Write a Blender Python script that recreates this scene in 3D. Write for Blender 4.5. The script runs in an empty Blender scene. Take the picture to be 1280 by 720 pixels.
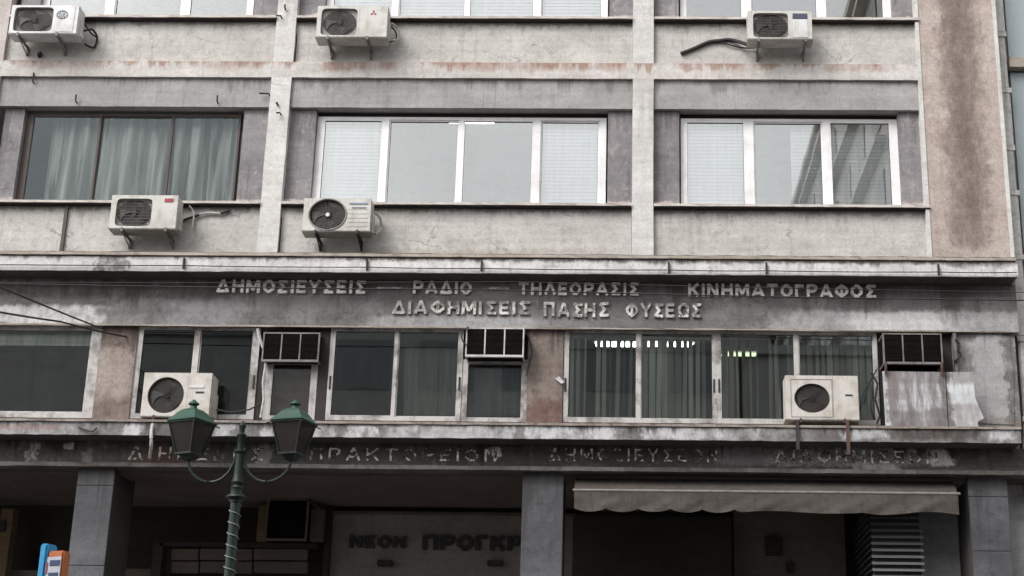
import bpy, bmesh, math, random
from mathutils import Matrix, Vector
random.seed(11)
sc = bpy.context.scene
col = sc.collection
R = math.radians

# ------------------------------------------------------------------ camera
F = 1930.0                       # focal length in pixels of a 1280 px wide frame
PX, PY = 750.0, 360.0            # principal point (the photograph is cropped off-centre)
ez = Vector((78, 5800, -1930)).normalized()            # world up, in camera axes (x right, y up, -z forward)
ex = Vector((100750, -705, 1930)).normalized()         # world +X along the facade
ex = (ex - ez * ex.dot(ez)).normalized()
ey = ez.cross(ex)
RC = Matrix((ex, ey, ez))                              # world <- camera
CAM = Vector((0.0, -19.3, 1.6))
cd = bpy.data.cameras.new('camera')
cam = bpy.data.objects.new('camera', cd)
col.objects.link(cam)
cam.matrix_world = Matrix.Translation(CAM) @ RC.to_4x4()
cd.sensor_width = 36
cd.lens = F / 1280 * 36
cd.shift_x = (640 - PX) / 1280
cd.clip_start = 0.1
cd.clip_end = 2000
sc.camera = cam

def ray(px, py):
    return RC @ Vector((px - PX, PY - py, -F))
def at(px, py, Y):
    d = ray(px, py); t = (Y - CAM.y) / d.y
    return CAM + d * t
def X(px, py, Y): return at(px, py, Y).x
def Z(py, Y, px=800): return at(px, py, Y).z

# ------------------------------------------------------------------ world, sun, exposure
SUN_EL, SUN_AZ = R(46), R(222)
w = bpy.data.worlds.new('World'); sc.world = w; w.use_nodes = True
nt = w.node_tree; nt.nodes.clear()
sky = nt.nodes.new('ShaderNodeTexSky'); sky.sky_type = 'NISHITA'; sky.sun_disc = False
sky.sun_elevation = SUN_EL; sky.sun_rotation = SUN_AZ
sky.air_density = 1.0; sky.dust_density = 2.0; sky.ozone_density = 1.0
hs = nt.nodes.new('ShaderNodeHueSaturation'); hs.inputs['Saturation'].default_value = 0.08
bg = nt.nodes.new('ShaderNodeBackground'); bg.inputs['Strength'].default_value = 0.13
wo = nt.nodes.new('ShaderNodeOutputWorld')
nt.links.new(sky.outputs[0], hs.inputs['Color']); tcw = nt.nodes.new('ShaderNodeTexCoord'); cn = nt.nodes.new('ShaderNodeTexNoise'); cn.inputs['Scale'].default_value = 2.6; cn.inputs['Detail'].default_value = 5
nt.links.new(tcw.outputs['Generated'], cn.inputs['Vector'])
cr = nt.nodes.new('ShaderNodeMapRange'); nt.links.new(cn.outputs['Fac'], cr.inputs[0])
cr.inputs[1].default_value = .35; cr.inputs[2].default_value = .65; cr.inputs[3].default_value = .82; cr.inputs[4].default_value = 1.18   # overcast: soft cloud banks
cm = nt.nodes.new('ShaderNodeVectorMath'); cm.operation = 'SCALE'; nt.links.new(hs.outputs[0], cm.inputs[0]); nt.links.new(cr.outputs[0], cm.inputs['Scale'])
nt.links.new(cm.outputs[0], bg.inputs[0]); nt.links.new(bg.outputs[0], wo.inputs[0])
sl = bpy.data.lights.new('sun', 'SUN'); sl.energy = 0.8; sl.angle = R(25); sl.color = (1, .975, .94)
so = bpy.data.objects.new('sun', sl); col.objects.link(so)
# the sky's sun_rotation runs clockwise from +Y seen from above
sd = Vector((math.sin(SUN_AZ) * math.cos(SUN_EL), math.cos(SUN_AZ) * math.cos(SUN_EL), math.sin(SUN_EL)))
so.rotation_euler = sd.to_track_quat('Z', 'Y').to_euler()
so.location = sd * 60
sc.view_settings.view_transform = 'Standard'; sc.view_settings.look = 'None'
sc.view_settings.gamma = 1; sc.view_settings.exposure = 1.42
sc.cycles.max_bounces = 8; sc.cycles.transparent_max_bounces = 12
sc.cycles.diffuse_bounces = 4; sc.cycles.glossy_bounces = 4

# ------------------------------------------------------------------ object helpers
def meta(o, label=None, cat=None, group=None, kind=None):
    if label: o['label'] = label
    if cat: o['category'] = cat
    if group: o['group'] = group
    if kind: o['kind'] = kind
    return o
def empty(name, loc, label=None, cat=None, group=None, kind=None):
    o = bpy.data.objects.new(name, None); col.objects.link(o); o.location = loc
    o.empty_display_size = .1
    return meta(o, label, cat, group, kind)
def wloc(o):
    v = Vector((0, 0, 0))
    while o is not None:
        v = v + o.location; o = o.parent
    return v
class MB:
    """collects faces in world coordinates, then links them as ONE mesh object"""
    def __init__(s): s.v = []; s.f = []; s.m = []
    def add(s, vs, fs, mi=0):
        n = len(s.v); s.v += [tuple(v) for v in vs]; s.f += [tuple(i + n for i in f) for f in fs]; s.m += [mi] * len(fs)
    def box(s, x0, x1, y0, y1, z0, z1, mi=0):
        if x0 > x1: x0, x1 = x1, x0
        if y0 > y1: y0, y1 = y1, y0
        if z0 > z1: z0, z1 = z1, z0
        s.add([(x0,y0,z0),(x1,y0,z0),(x1,y1,z0),(x0,y1,z0),(x0,y0,z1),(x1,y0,z1),(x1,y1,z1),(x0,y1,z1)],
              [(0,3,2,1),(4,5,6,7),(0,1,5,4),(1,2,6,5),(2,3,7,6),(3,0,4,7)], mi)
    def rough(s, x0, x1, y0, y1, z0, z1, step=.16, j=.004, jz=None, mi=0):
        """a long box whose front edges are uneven"""
        jz = j if jz is None else jz
        n = max(1, int((x1 - x0) / step)); vs = []; fs = []
        for i in range(n + 1):
            x = x0 + (x1 - x0) * i / n
            a, b, c, d = [random.uniform(-1, 1) for _ in range(4)]
            if random.random() < .08: a += 2.2
            vs += [(x, y0 + abs(a) * j, z0 + b * jz), (x, y1, z0), (x, y1, z1), (x, y0 + abs(c) * j, z1 + d * jz)]
            if i:
                p = (i - 1) * 4; q = i * 4
                for k in range(4): fs.append((p + k, p + (k + 1) % 4, q + (k + 1) % 4, q + k))
        fs = [(f[0], f[3], f[2], f[1]) for f in fs]
        fs.append((0, 1, 2, 3)); q = n * 4; fs.append((q + 3, q + 2, q + 1, q))
        s.add(vs, fs, mi)
    def tube(s, pts, r, n=8, mi=0, cap=True):
        pts = [Vector(p) for p in pts]; rs = r if isinstance(r, (list, tuple)) else [r] * len(pts)
        vs = []; fs = []; up0 = None
        for i, p in enumerate(pts):
            d = (pts[min(i + 1, len(pts) - 1)] - pts[max(i - 1, 0)])
            d = d.normalized() if d.length > 1e-9 else Vector((0, 0, 1))
            if up0 is None: up0 = Vector((0, 0, 1)) if abs(d.z) < .9 else Vector((1, 0, 0))
            a = d.cross(up0)
            if a.length < 1e-4: a = d.cross(Vector((0, 1, 0)))
            a.normalize(); b = d.cross(a); up0 = -b if False else up0
            for k in range(n):
                t = 2 * math.pi * k / n
                vs.append(p + a * math.cos(t) * rs[i] + b * math.sin(t) * rs[i])
            if i:
                for k in range(n):
                    fs.append(((i-1)*n+k, (i-1)*n+(k+1) % n, i*n+(k+1) % n, i*n+k))
        if cap:
            fs.append(tuple(range(n))[::-1]); fs.append(tuple((len(pts)-1)*n + k for k in range(n)))
        s.add(vs, fs, mi)
    def lathe(s, c, prof, n=16, mi=0, axis='z'):
        vs = []; fs = []
        for (r, h) in prof:
            for k in range(n):
                t = 2 * math.pi * (k + .5) / n
                if axis == 'z': vs.append((c[0] + r*math.cos(t), c[1] + r*math.sin(t), c[2] + h))
                else: vs.append((c[0] + r*math.cos(t), c[1] + h, c[2] + r*math.sin(t)))
        for i in range(1, len(prof)):
            for k in range(n): fs.append(((i-1)*n+k, (i-1)*n+(k+1) % n, i*n+(k+1) % n, i*n+k))
        fs.append(tuple(range(n))[::-1]); fs.append(tuple((len(prof)-1)*n + k for k in range(n)))
        s.add(vs, fs, mi)
    def build(s, name, mat, parent=None, loc=None, smooth=False, bevel=0, label=None, cat=None, group=None, kind=None):
        base = wloc(parent) if parent is not None else Vector((0, 0, 0))
        if loc is None: loc = base
        loc = Vector(loc)
        me = bpy.data.meshes.new(name)
        me.from_pydata([(v[0]-loc.x, v[1]-loc.y, v[2]-loc.z) for v in s.v], [], s.f)
        mats = mat if isinstance(mat, (list, tuple)) else [mat]
        for m in mats: me.materials.append(m)
        for p, mi in zip(me.polygons, s.m): p.material_index = mi
        bm = bmesh.new(); bm.from_mesh(me)
        bmesh.ops.recalc_face_normals(bm, faces=bm.faces)
        if bevel:
            es = [e for e in bm.edges if len(e.link_faces) == 2 and e.calc_face_angle(0) > .6]
            bmesh.ops.bevel(bm, geom=es, offset=bevel, segments=2, affect='EDGES', clamp_overlap=True)
        bm.to_mesh(me); bm.free()
        if smooth:
            for p in me.polygons: p.use_smooth = True
            try: me.set_sharp_from_angle(angle=R(35))
            except Exception: pass
        o = bpy.data.objects.new(name, me); col.objects.link(o)
        if parent is not None: o.parent = parent
        o.location = loc - base
        return meta(o, label, cat, group, kind)

# ------------------------------------------------------------------ materials
class NB:
    def __init__(s, name):
        s.m = bpy.data.materials.new(name); s.m.use_nodes = True; s.t = s.m.node_tree; s.t.nodes.clear()
        s.out = s.t.nodes.new('ShaderNodeOutputMaterial')
        s.p = None
    def n(s, ty, **kw):
        x = s.t.nodes.new(ty)
        for k, v in kw.items(): setattr(x, k, v)
        return x
    def l(s, a, b): s.t.links.new(a, b)
    def setin(s, sock, v):
        if isinstance(v, bpy.types.NodeSocket): s.l(v, sock)
        else: sock.default_value = v
    def pos(s, obj=False):
        if obj: return s.n('ShaderNodeTexCoord').outputs['Object']
        if s.p is None: s.p = s.n('ShaderNodeNewGeometry').outputs['Position']
        return s.p
    def noise(s, scale=(1, 1, 1), sc_=1.0, detail=4, rough=.6, obj=False, dist=0.0, off=(0, 0, 0)):
        mp = s.n('ShaderNodeMapping'); mp.inputs['Scale'].default_value = scale; mp.inputs['Location'].default_value = off
        s.l(s.pos(obj), mp.inputs['Vector'])
        t = s.n('ShaderNodeTexNoise'); t.inputs['Scale'].default_value = sc_; t.inputs['Detail'].default_value = detail
        t.inputs['Roughness'].default_value = rough; t.inputs['Distortion'].default_value = dist
        s.l(mp.outputs[0], t.inputs['Vector'])
        return t.outputs['Fac']
    def ramp(s, v, a, b, lo=0.0, hi=1.0, smooth=True):
        m = s.n('ShaderNodeMapRange'); m.interpolation_type = 'SMOOTHSTEP' if smooth else 'LINEAR'
        s.l(v, m.inputs[0]); m.inputs[1].default_value = a; m.inputs[2].default_value = b
        m.inputs[3].default_value = lo; m.inputs[4].default_value = hi
        return m.outputs[0]
    def math(s, op, a, b=0.0):
        m = s.n('ShaderNodeMath', operation=op); s.setin(m.inputs[0], a); s.setin(m.inputs[1], b)
        return m.outputs[0]
    def mix(s, f, a, b):
        m = s.n('ShaderNodeMix', data_type='RGBA'); s.setin(m.inputs[0], f)
        for i, v in ((6, a), (7, b)):
            if isinstance(v, bpy.types.NodeSocket): s.l(v, m.inputs[i])
            else: m.inputs[i].default_value = (*v, 1)
        return m.outputs[2]
    def mul(s, a, f):
        m = s.n('ShaderNodeMix', data_type='RGBA', blend_type='MULTIPLY'); m.inputs[0].default_value = 1
        s.l(a, m.inputs[6])
        c = s.n('ShaderNodeCombineColor'); [s.l(f, c.inputs[i]) for i in range(3)]
        s.l(c.outputs[0], m.inputs[7]); return m.outputs[2]
    def xyz(s):
        if not hasattr(s, '_x'):
            x = s.n('ShaderNodeSeparateXYZ'); s.l(s.pos(), x.inputs[0]); s._x = x.outputs
            wob = s.noise((1, 1, 1), 5.0, 3, .65); wb = s.math('MULTIPLY', s.math('SUBTRACT', wob, .5), .40)
            s._wx = s.math('ADD', s._x[0], wb); s._wz = s.math('ADD', s._x[2], s.math('MULTIPLY', wb, .30))
        return s._x
    def blob(s, x0, x1, z0, z1, sx=.15, sz=.06):
        """soft-edged, wobbly patch in world coordinates (a stain with a place of its own)"""
        s.xyz()
        a = s.ramp(s._wx, x0 - sx, x0 + sx); b = s.ramp(s._wx, x1 - sx, x1 + sx, 1, 0)
        c = s.ramp(s._wz, z0 - sz, z0 + sz); d = s.ramp(s._wz, z1 - sz, z1 + sz, 1, 0)
        return s.math('MULTIPLY', s.math('MULTIPLY', a, b), s.math('MULTIPLY', c, d))
    def done(s, color, rough=.85, metal=0.0, bump=None, bstr=.3, bdist=.01, spec=.3):
        b = s.n('ShaderNodeBsdfPrincipled'); s.setin(b.inputs['Base Color'], color if isinstance(color, bpy.types.NodeSocket) else (*color, 1))
        s.setin(b.inputs['Roughness'], rough); b.inputs['Metallic'].default_value = metal
        b.inputs['Specular IOR Level'].default_value = spec
        if bump is not None:
            bp = s.n('ShaderNodeBump'); bp.inputs['Strength'].default_value = bstr; bp.inputs['Distance'].default_value = bdist
            s.l(bump, bp.inputs['Height']); s.l(bp.outputs[0], b.inputs['Normal'])
        s.l(b.outputs[0], s.out.inputs[0]); return s.m

def concrete(name, base, lite, dark, mottle=.5, streak=.4, grain=.25, obj=False, overlays=(), drips=(), rough=.88, cracks=0.0, blot=1.6, off=0.0):
    b = NB(name); o = (off, off * .7, off * .3)
    big = b.noise((1, 1, 1.4), blot, 5, .62, obj, off=o)
    c = b.mix(b.ramp(big, .36, .66), base, lite)
    mid = b.noise((1, 1, 1), 6.5, 5, .7, obj, .4, off=o)
    c = b.mix(b.math('MULTIPLY', b.ramp(mid, .50, .72), mottle), c, dark)
    st = b.noise((6.5, 6.5, .38), 1.6, 4, .65, obj, .2, off=o)
    c = b.mix(b.math('MULTIPLY', b.ramp(st, .52, .75), streak), c, dark)
    for (bl, colr, amt, *rest) in overlays:
        msk = b.blob(*bl)
        k = rest[0] if rest else 0.6        # how much the patch is broken up
        if k > 0:
            br = b.noise((3.2, 3.2, rest[1] if len(rest) > 1 else 2.0), 2.4, 6, .72, off=(bl[0], 0, bl[2]))
            msk = b.ramp(b.math('ADD', msk, b.math('MULTIPLY', b.math('SUBTRACT', br, .5), 3.2 * k)), .12, 1.15)
            msk = b.math('MULTIPLY', msk, b.ramp(br, .32, .60, 1 - k * .75, 1))
        c = b.mix(b.math('MULTIPLY', msk, amt), c, colr)
    for (zt, ln, colr, amt, *sc_) in drips:      # run-off streaks hanging from the level zt
        b.xyz(); fq = sc_[0] if sc_ else 7.0
        dn = b.noise((fq, fq, .22), 1.5, 5, .7, off=(zt, 1, zt)); dn2 = b.noise((fq * .22, 1, .1), 1.5, 3, .6, off=(zt, 3, 0))
        fall = b.ramp(b._x[2], zt - ln, zt, 0, 1, False)
        s_ = b.ramp(b.math('ADD', b.math('ADD', dn, b.math('MULTIPLY', b.math('SUBTRACT', dn2, .5), .9)), b.math('MULTIPLY', b.math('SUBTRACT', fall, 1), .42)), .42, .60)
        s_ = b.math('MULTIPLY', s_, b.ramp(b._x[2], zt, zt + .012, 1, 0, False)); s_ = b.math('MULTIPLY', s_, b.ramp(fall, 0, .25))
        c = b.mix(b.math('MULTIPLY', s_, amt), c, colr)
    hz = b.noise((.5, .5, 9), 1.3, 3, .6, obj, .1, off=o)
    c = b.mul(c, b.ramp(hz, .35, .65, .93, 1.05, False))
    mo = b.noise((1, 1, 1), 14, 5, .75, obj, .6, off=o)
    c = b.mul(c, b.ramp(mo, .3, .7, .86, 1.10, False))
    fine = b.noise((1, 1, 1), 38, 4, .75, obj)
    c = b.mul(c, b.ramp(fine, .3, .7, 1 - grain, 1 + grain * .45, False))
    pits = b.noise((1, 1, 1), 16, 2, .5, obj, off=(3, 1, 2))
    c = b.mix(b.math('MULTIPLY', b.ramp(pits, .74, .80), .55), c, tuple(x * .45 for x in dark))
    if cracks:
        v = b.n('ShaderNodeTexVoronoi', feature='DISTANCE_TO_EDGE'); v.inputs['Scale'].default_value = 1.1
        mp = b.n('ShaderNodeMapping'); b.l(b.pos(obj), mp.inputs['Vector'])
        ad = b.n('ShaderNodeVectorMath', operation='ADD'); b.l(mp.outputs[0], ad.inputs[0])
        cb = b.n('ShaderNodeCombineXYZ'); b.l(b.math('MULTIPLY', mid, .5), cb.inputs[0]); b.l(b.math('MULTIPLY', big, .4), cb.inputs[2])
        b.l(cb.outputs[0], ad.inputs[1]); b.l(ad.outputs[0], v.inputs['Vector'])
        c = b.mix(b.math('MULTIPLY', b.ramp(v.outputs['Distance'], .004, .012, 1, 0), b.ramp(big, .5, .6, 0, cracks)), c, tuple(x * .3 for x in dark))
    h = b.math('ADD', b.math('MULTIPLY', mid, .5), b.math('MULTIPLY', fine, .5))
    return b.done(c, rough, 0, h, .35, .012)

def paint(name, colr, dirt, amt=.4, rough=.5, metal=0.0, scale=4.0, grime=0.0, spec=.4, obj=True, streak=.3):
    b = NB(name)
    n1 = b.noise((1, 1, 1), scale, 5, .7, obj); n2 = b.noise((9, 9, .8), 1.5, 4, .6, obj)
    c = b.mix(b.math('MULTIPLY', b.ramp(n1, .42, .7), amt), colr, dirt)
    c = b.mix(b.math('MULTIPLY', b.ramp(n2, .5, .72), streak * amt * 1.6), c, dirt)
    f = b.noise((1, 1, 1), 60, 3, .7, obj)
    c = b.mul(c, b.ramp(f, .3, .7, .9, 1.05, False))
    return b.done(c, b.ramp(n1, .3, .7, rough, min(1, rough + .2)), metal, f, .12, .003, spec)

def glass(name, refl=.25, tint=(.80, .86, .86), rough=.01, dirt=.03, wave=.004, ior=1.5):
    b = NB(name)
    tr = b.n('ShaderNodeBsdfTransparent'); tr.inputs[0].default_value = (*tint, 1)
    gl = b.n('ShaderNodeBsdfGlossy'); gl.inputs['Roughness'].default_value = rough; gl.inputs[0].default_value = (.97, .97, .95, 1) if refl > .1 else (.88, .95, 1, 1)
    wv = b.noise((1, 1, .7), 1.3, 2, .5); bp = b.n('ShaderNodeBump'); bp.inputs['Strength'].default_value = .5; bp.inputs['Distance'].default_value = wave
    b.l(wv, bp.inputs['Height']); b.l(bp.outputs[0], gl.inputs['Normal'])
    lw = b.n('ShaderNodeFresnel'); lw.inputs['IOR'].default_value = ior
    fac = b.math('ADD', b.math('MULTIPLY', lw.outputs[0], 1 - refl), refl)
    m = b.n('ShaderNodeMixShader'); b.l(fac, m.inputs[0]); b.l(tr.outputs[0], m.inputs[1]); b.l(gl.outputs[0], m.inputs[2])
    df = b.n('ShaderNodeBsdfDiffuse'); df.inputs[0].default_value = (.35, .34, .32, 1)
    dn = b.noise((6, 6, .7), 2.2, 5, .7)
    m2 = b.n('ShaderNodeMixShader'); b.l(b.ramp(dn, .4, .8, dirt * .4, dirt * 3), m2.inputs[0])
    b.l(m.outputs[0], m2.inputs[1]); b.l(df.outputs[0], m2.inputs[2])
    b.l(m2.outputs[0], b.out.inputs[0]); return b.m

def emit(name, c, s):
    b = NB(name); e = b.n('ShaderNodeEmission'); e.inputs[0].default_value = (*c, 1); e.inputs[1].default_value = s
    b.l(e.outputs[0], b.out.inputs[0]); return b.m

# ------------------------------------------------------------------ planes and levels of the facade (metres)
YP, YS, YL, YU, YW = -.07, 0.0, -.025, .045, .13          # pilaster, spandrel, lintel, side panel, upper window
YC, YF, YW1 = -.34, -.02, .06                              # cornice face, sign fascia, first-floor windows
YB, YLF, YLIP, YCOL = -.36, -.06, -.13, -.02               # sill beam, lower fascia, lip, column fronts
z_sill_top2 = Z(20.5, YP - .04); z_sill_bot2 = Z(23, YP - .04)
z_band1 = Z(79, YP); z_band0 = Z(98.5, YP)
z_lin0 = Z(136, YL)
z_sill_t = Z(254, YP - .04); z_sill_b = Z(257, YP - .04)
z_ledge1, z_ledge0 = Z(319, YC - .03), Z(322.5, YC - .03)
z_cor0 = Z(342.5, YC)
z_fas0 = Z(411, YF)
z_w1top, z_w1bot = Z(412.5, YW1), Z(528.5, YW1)
z_bl1, z_bl0 = Z(529.5, YB - .02), Z(532.5, YB - .02)
z_beam0 = Z(549.5, YB)
z_lip1, z_lip0 = Z(584, YLIP), Z(589, YLIP)
STOREY = z_sill_top2 - z_sill_t
XL, XR = X(-420, 200, 0), X(1257, 200, YP)
zW0 = z_sill_t; zW1 = z_lin0
TOPZ = z_sill_top2 + 2 * STOREY + .4

# ------------------------------------------------------------------ palette
rust = (.30, .155, .085); under_shade = (.055, .047, .045); grime = (.17, .15, .14)
ov_sp = []
zb = z_ledge1
ov_sp.append(((XL, XR + 1, zb - .1, zb + .055, .1, .05), (.29, .155, .08), .8, .6, .8))
for (a, c_) in ((300, 352), (730, 820), (20, 60)):
    ov_sp.append(((X(a, 310, 0), X(c_, 310, 0), zb - .1, zb + .10, .12, .05), (.34, .16, .07), .95, .3))
for zz in (z_sill_b, z_sill_bot2):
    ov_sp.append(((XL, XR, zz - .075, zz + .05, .1, .035), grime, .7, .95))
ov_sp.append(((X(455, 292, 0), X(770, 292, 0), zb, zb + .22, .3, .1), (.30, .24, .2), .4, .7))
M = {}
M['spandrel'] = concrete('spandrel_concrete', (.44, .418, .39), (.53, .507, .475), (.22, .20, .19), .42, .34, .20, overlays=ov_sp, cracks=.5, drips=[(z_sill_b, .34, (.20, .18, .165), .55), (z_sill_bot2, .34, (.20, .18, .165), .5)])
ov_bd = []
zc = (z_band0 + z_band1) / 2
for (a, c_, am) in ((405, 500, .8), (560, 780, .65), (845, 880, .85), (915, 960, .6), (1030, 1120, .6), (20, 130, .45), (250, 330, .35)):
    ov_bd.append(((X(a, 88, YP), X(c_, 88, YP), zc + .0, z_band1 + .05, .12, .06), (.33, .21, .17), am, .9, .7))
M['band'] = concrete('band_concrete', (.49, .465, .435), (.57, .54, .52), (.29, .24, .225), .35, .30, .16, overlays=ov_bd, off=4, drips=[(z_band1, .24, (.27, .16, .115), .75, 6), (z_band1 + STOREY, .24, (.27, .16, .115), .7, 6)])
ov_pi = [((XL, XR, zb - .1, zb + .09, .1, .05), (.36, .175, .08), .95, .3),
         ((XL, X(12, 90, YP), 0, 30, .1, .1), (.40, .30, .27), .5, .2)]
M['pilaster'] = concrete('pilaster_concrete', (.52, .50, .48), (.60, .585, .565), (.31, .285, .27), .28, .22, .14, overlays=ov_pi, cracks=.4, off=9, drips=[(z_band0, 1.6, (.31, .285, .265), .4, 9), (z_band1 + 1.0, 1.0, (.31, .285, .265), .35, 9)])
M['lintel'] = concrete('lintel_concrete', (.285, .275, .265), (.35, .34, .33), (.17, .16, .155), .35, .55, .14, off=2, drips=[(z_band0 + k_ * STOREY, .42, (.13, .12, .115), .6, 7) for k_ in (0, 1)])
ov_pu = []
for zz in (zW0, zW0 + STOREY, zW0 + 2 * STOREY):
    ov_pu.append(((XL, XR, zz - .1, zz + .085, .1, .03), (.50, .43, .40), .95, .9, 2.5))
M['purple'] = concrete('purple_panel', (.185, .172, .178), (.25, .235, .24), (.085, .072, .08), .4, .55, .18, overlays=ov_pu, off=6, drips=[(zW1 + k_ * STOREY, 1.0, (.10, .09, .095), .5, 8) for k_ in (0, 1)])
xb0, xb1 = X(1158, 150, YP), X(1254, 150, YP)
ov_br = [((xb0 + .22, xb1 - .24, z_ledge1 + .22, TOPZ, .17, .12), (.20, .158, .138), .95, .35, 1.2),
         ((xb0 + .42, xb1 - .40, z_ledge1 + .5, TOPZ, .16, .2), (.13, .10, .09), .65, .7, .8)]
M['brown'] = concrete('brown_plaster', (.40, .33, .292), (.455, .385, .348), (.24, .19, .168), .5, .3, .28, overlays=ov_br, off=12)
M['sill'] = paint('sill_stone', (.52, .48, .45), (.30, .22, .18), .6, .8, obj=False)
ov_co = [((X(0, 330, YC), X(230, 330, YC), z_cor0, z_ledge0 + .1, .1, .05), (.55, .54, .54), .45, .5),
         ((X(120, 330, YC), X(160, 330, YC), z_cor0, z_ledge0 + .1, .05, .05), (.07, .06, .055), .8, .95),
         ((X(430, 330, YC), X(1260, 330, YC), z_ledge0 - .05, z_ledge0 + .1, .1, .03), (.10, .085, .08), .75, .9, 1.2),
         ((X(1190, 330, YC), X(1270, 330, YC), z_ledge0 - .1, z_ledge0 + .1, .1, .05), (.12, .11, .105), .7, .6)]
M['cornice'] = concrete('cornice_concrete', (.56, .54, .53), (.66, .64, .63), (.20, .175, .17), .55, .35, .18, overlays=ov_co, off=15, blot=2.6, drips=[(z_ledge0, .17, (.10, .085, .08), .75, 5)])
M['ledge'] = concrete('ledge_edge', (.34, .29, .24), (.40, .35, .31), (.14, .10, .08), .6, .3, .2, off=3)
M['ledge_dirty'] = concrete('dirty_ledge_edge', (.24, .20, .175), (.34, .30, .27), (.07, .045, .038), .75, .6, .2, off=5)
def bz(px0, py0, px1, py1, Y, sx=.15, sz=.06):
    return (X(px0, (py0 + py1) / 2, Y), X(px1, (py0 + py1) / 2, Y), Z(py1, Y, (px0 + px1) / 2), Z(py0, Y, (px0 + px1) / 2), sx, sz)
ov_fa = [(bz(-100, 381, 130, 405, YF, .3, .05), (.62, .60, .59), 1, .5),
         (bz(200, 376, 300, 415, YF, .3, .08), (.34, .33, .34), .55, .6),
         (bz(460, 394, 680, 420, YF, .3, .06), (.44, .43, .43), .75, .5),
         (bz(960, 388, 1300, 425, YF, .5, .07), (.44, .43, .43), .85, .5),
         (bz(1060, 390, 1180, 420, YF, .2, .05), (.60, .595, .59), .95, .4),
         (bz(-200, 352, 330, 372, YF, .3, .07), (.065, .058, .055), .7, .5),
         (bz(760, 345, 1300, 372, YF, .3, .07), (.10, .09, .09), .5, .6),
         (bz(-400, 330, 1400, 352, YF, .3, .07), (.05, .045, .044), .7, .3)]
M['fascia'] = concrete('fascia_concrete', (.15, .142, .141), (.235, .225, .222), (.06, .053, .051), .65, .5, .2, overlays=ov_fa, off=20, cracks=.3, drips=[(z_cor0, .75, (.055, .046, .044), .65, 3.5)])
ov_be = []
for (a, c_, am) in ((430, 470, .8), (660, 770, .9), (800, 905, .8), (905, 950, .45), (1055, 1110, .7), (1240, 1268, .9), (480, 640, .6), (150, 180, .9), (270, 290, .7), (330, 350, .7), (380, 420, .6), (-50, 90, .45)):
    ov_be.append((bz(a, 531, c_, 550, YB, .06, .05), (.62, .61, .62), am * .9, .8))
ov_be += [(bz(1112, 526, 1225, 552, YB, .06, .06), (.075, .062, .056), .9, .35), (bz(180, 530, 262, 552, YB, .08, .06), (.10, .09, .085), .8, .3),
          (bz(985, 530, 1052, 552, YB, .05, .05), (.12, .10, .095), .7, .7), (bz(-100, 530, 80, 537, YB, .1, .03), (.25, .12, .10), .5, .6)]
M['beam'] = concrete('beam_concrete', (.14, .132, .13), (.25, .24, .237), (.05, .044, .042), .75, .7, .22, overlays=ov_be, off=25, blot=2.8, drips=[(z_bl0, .26, (.045, .038, .036), .85, 5)])
ov_lf = [(bz(34, 553, 42, 584, YLF, .03, .05), (.30, .285, .27), .8, .5), (bz(44, 553, 52, 575, YLF, .03, .05), (.40, .38, .36), .8, .5),
         (bz(78, 554, 94, 562, YLF, .04, .02), (.50, .47, .40), 1, .3), (bz(105, 560, 113, 584, YLF, .03, .05), (.25, .24, .23), .6, .4),
         (bz(320, 556, 338, 582, YLF, .03, .05), (.22, .21, .2), .8, .3), (bz(895, 555, 965, 582, YLF, .08, .05), (.17, .16, .16), .8, .4),
         (bz(1165, 562, 1192, 583, YLF, .06, .03), (.55, .53, .51), 1, .35), (bz(1172, 556, 1182, 566, YLF, .05, .02), (.45, .43, .41), .8, .5),
         (bz(960, 556, 1170, 584, YLF, .1, .05), (.26, .245, .235), .7, 1.0, 6), (bz(1060, 578, 1130, 590, YLF, .1, .02), (.45, .43, .41), .6, .8),
         (bz(610, 559, 623, 572, YLF, .02, .015), (.60, .57, .53), 1, .0), (bz(170, 555, 240, 584, YLF, .1, .05), (.10, .045, .035), .6, .5)]
M['lower_fascia'] = concrete('lower_fascia_concrete', (.050, .046, .043), (.075, .069, .064), (.028, .024, .022), .6, .5, .22, overlays=ov_lf, off=30, drips=[(z_beam0, .42, (.020, .017, .016), .8, 5)])
M['lip'] = concrete('lip_concrete', (.085, .078, .072), (.15, .14, .13), (.035, .03, .028), .6, .6, .2, off=33)
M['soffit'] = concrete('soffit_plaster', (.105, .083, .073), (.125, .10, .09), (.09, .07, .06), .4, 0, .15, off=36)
M['marble'] = concrete('column_marble', (.066, .067, .073), (.11, .112, .121), (.035, .034, .037), .6, .5, .18,
   overlays=[((XL, XR + 2, Z(609, YCOL), 8, .1, .05), (.040, .037, .036), .9, .3)], drips=[(Z(589, YCOL), 1.5, (.028, .026, .027), .7, 5)], off=40, rough=.5, blot=1.1)
M['column_side'] = concrete('column_side', (.04, .036, .033), (.055, .05, .046), (.035, .03, .03), .5, .3, .15, off=42)
M['pier'] = concrete('pier_plaster', (.165, .128, .112), (.24, .195, .172), (.06, .042, .037), .7, .5, .25, off=45, drips=[(z_fas0, 1.1, (.045, .034, .03), .75, 6)],
                     overlays=[(bz(118, 436, 168, 500, YW1, .12, .1), (.42, .36, .32), .7, .5), (bz(655, 500, 705, 532, YW1, .1, .06), (.13, .065, .05), .7, .5),
                               (bz(110, 400, 170, 425, YW1, .1, .05), (.06, .045, .04), .7, .4)])
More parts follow.
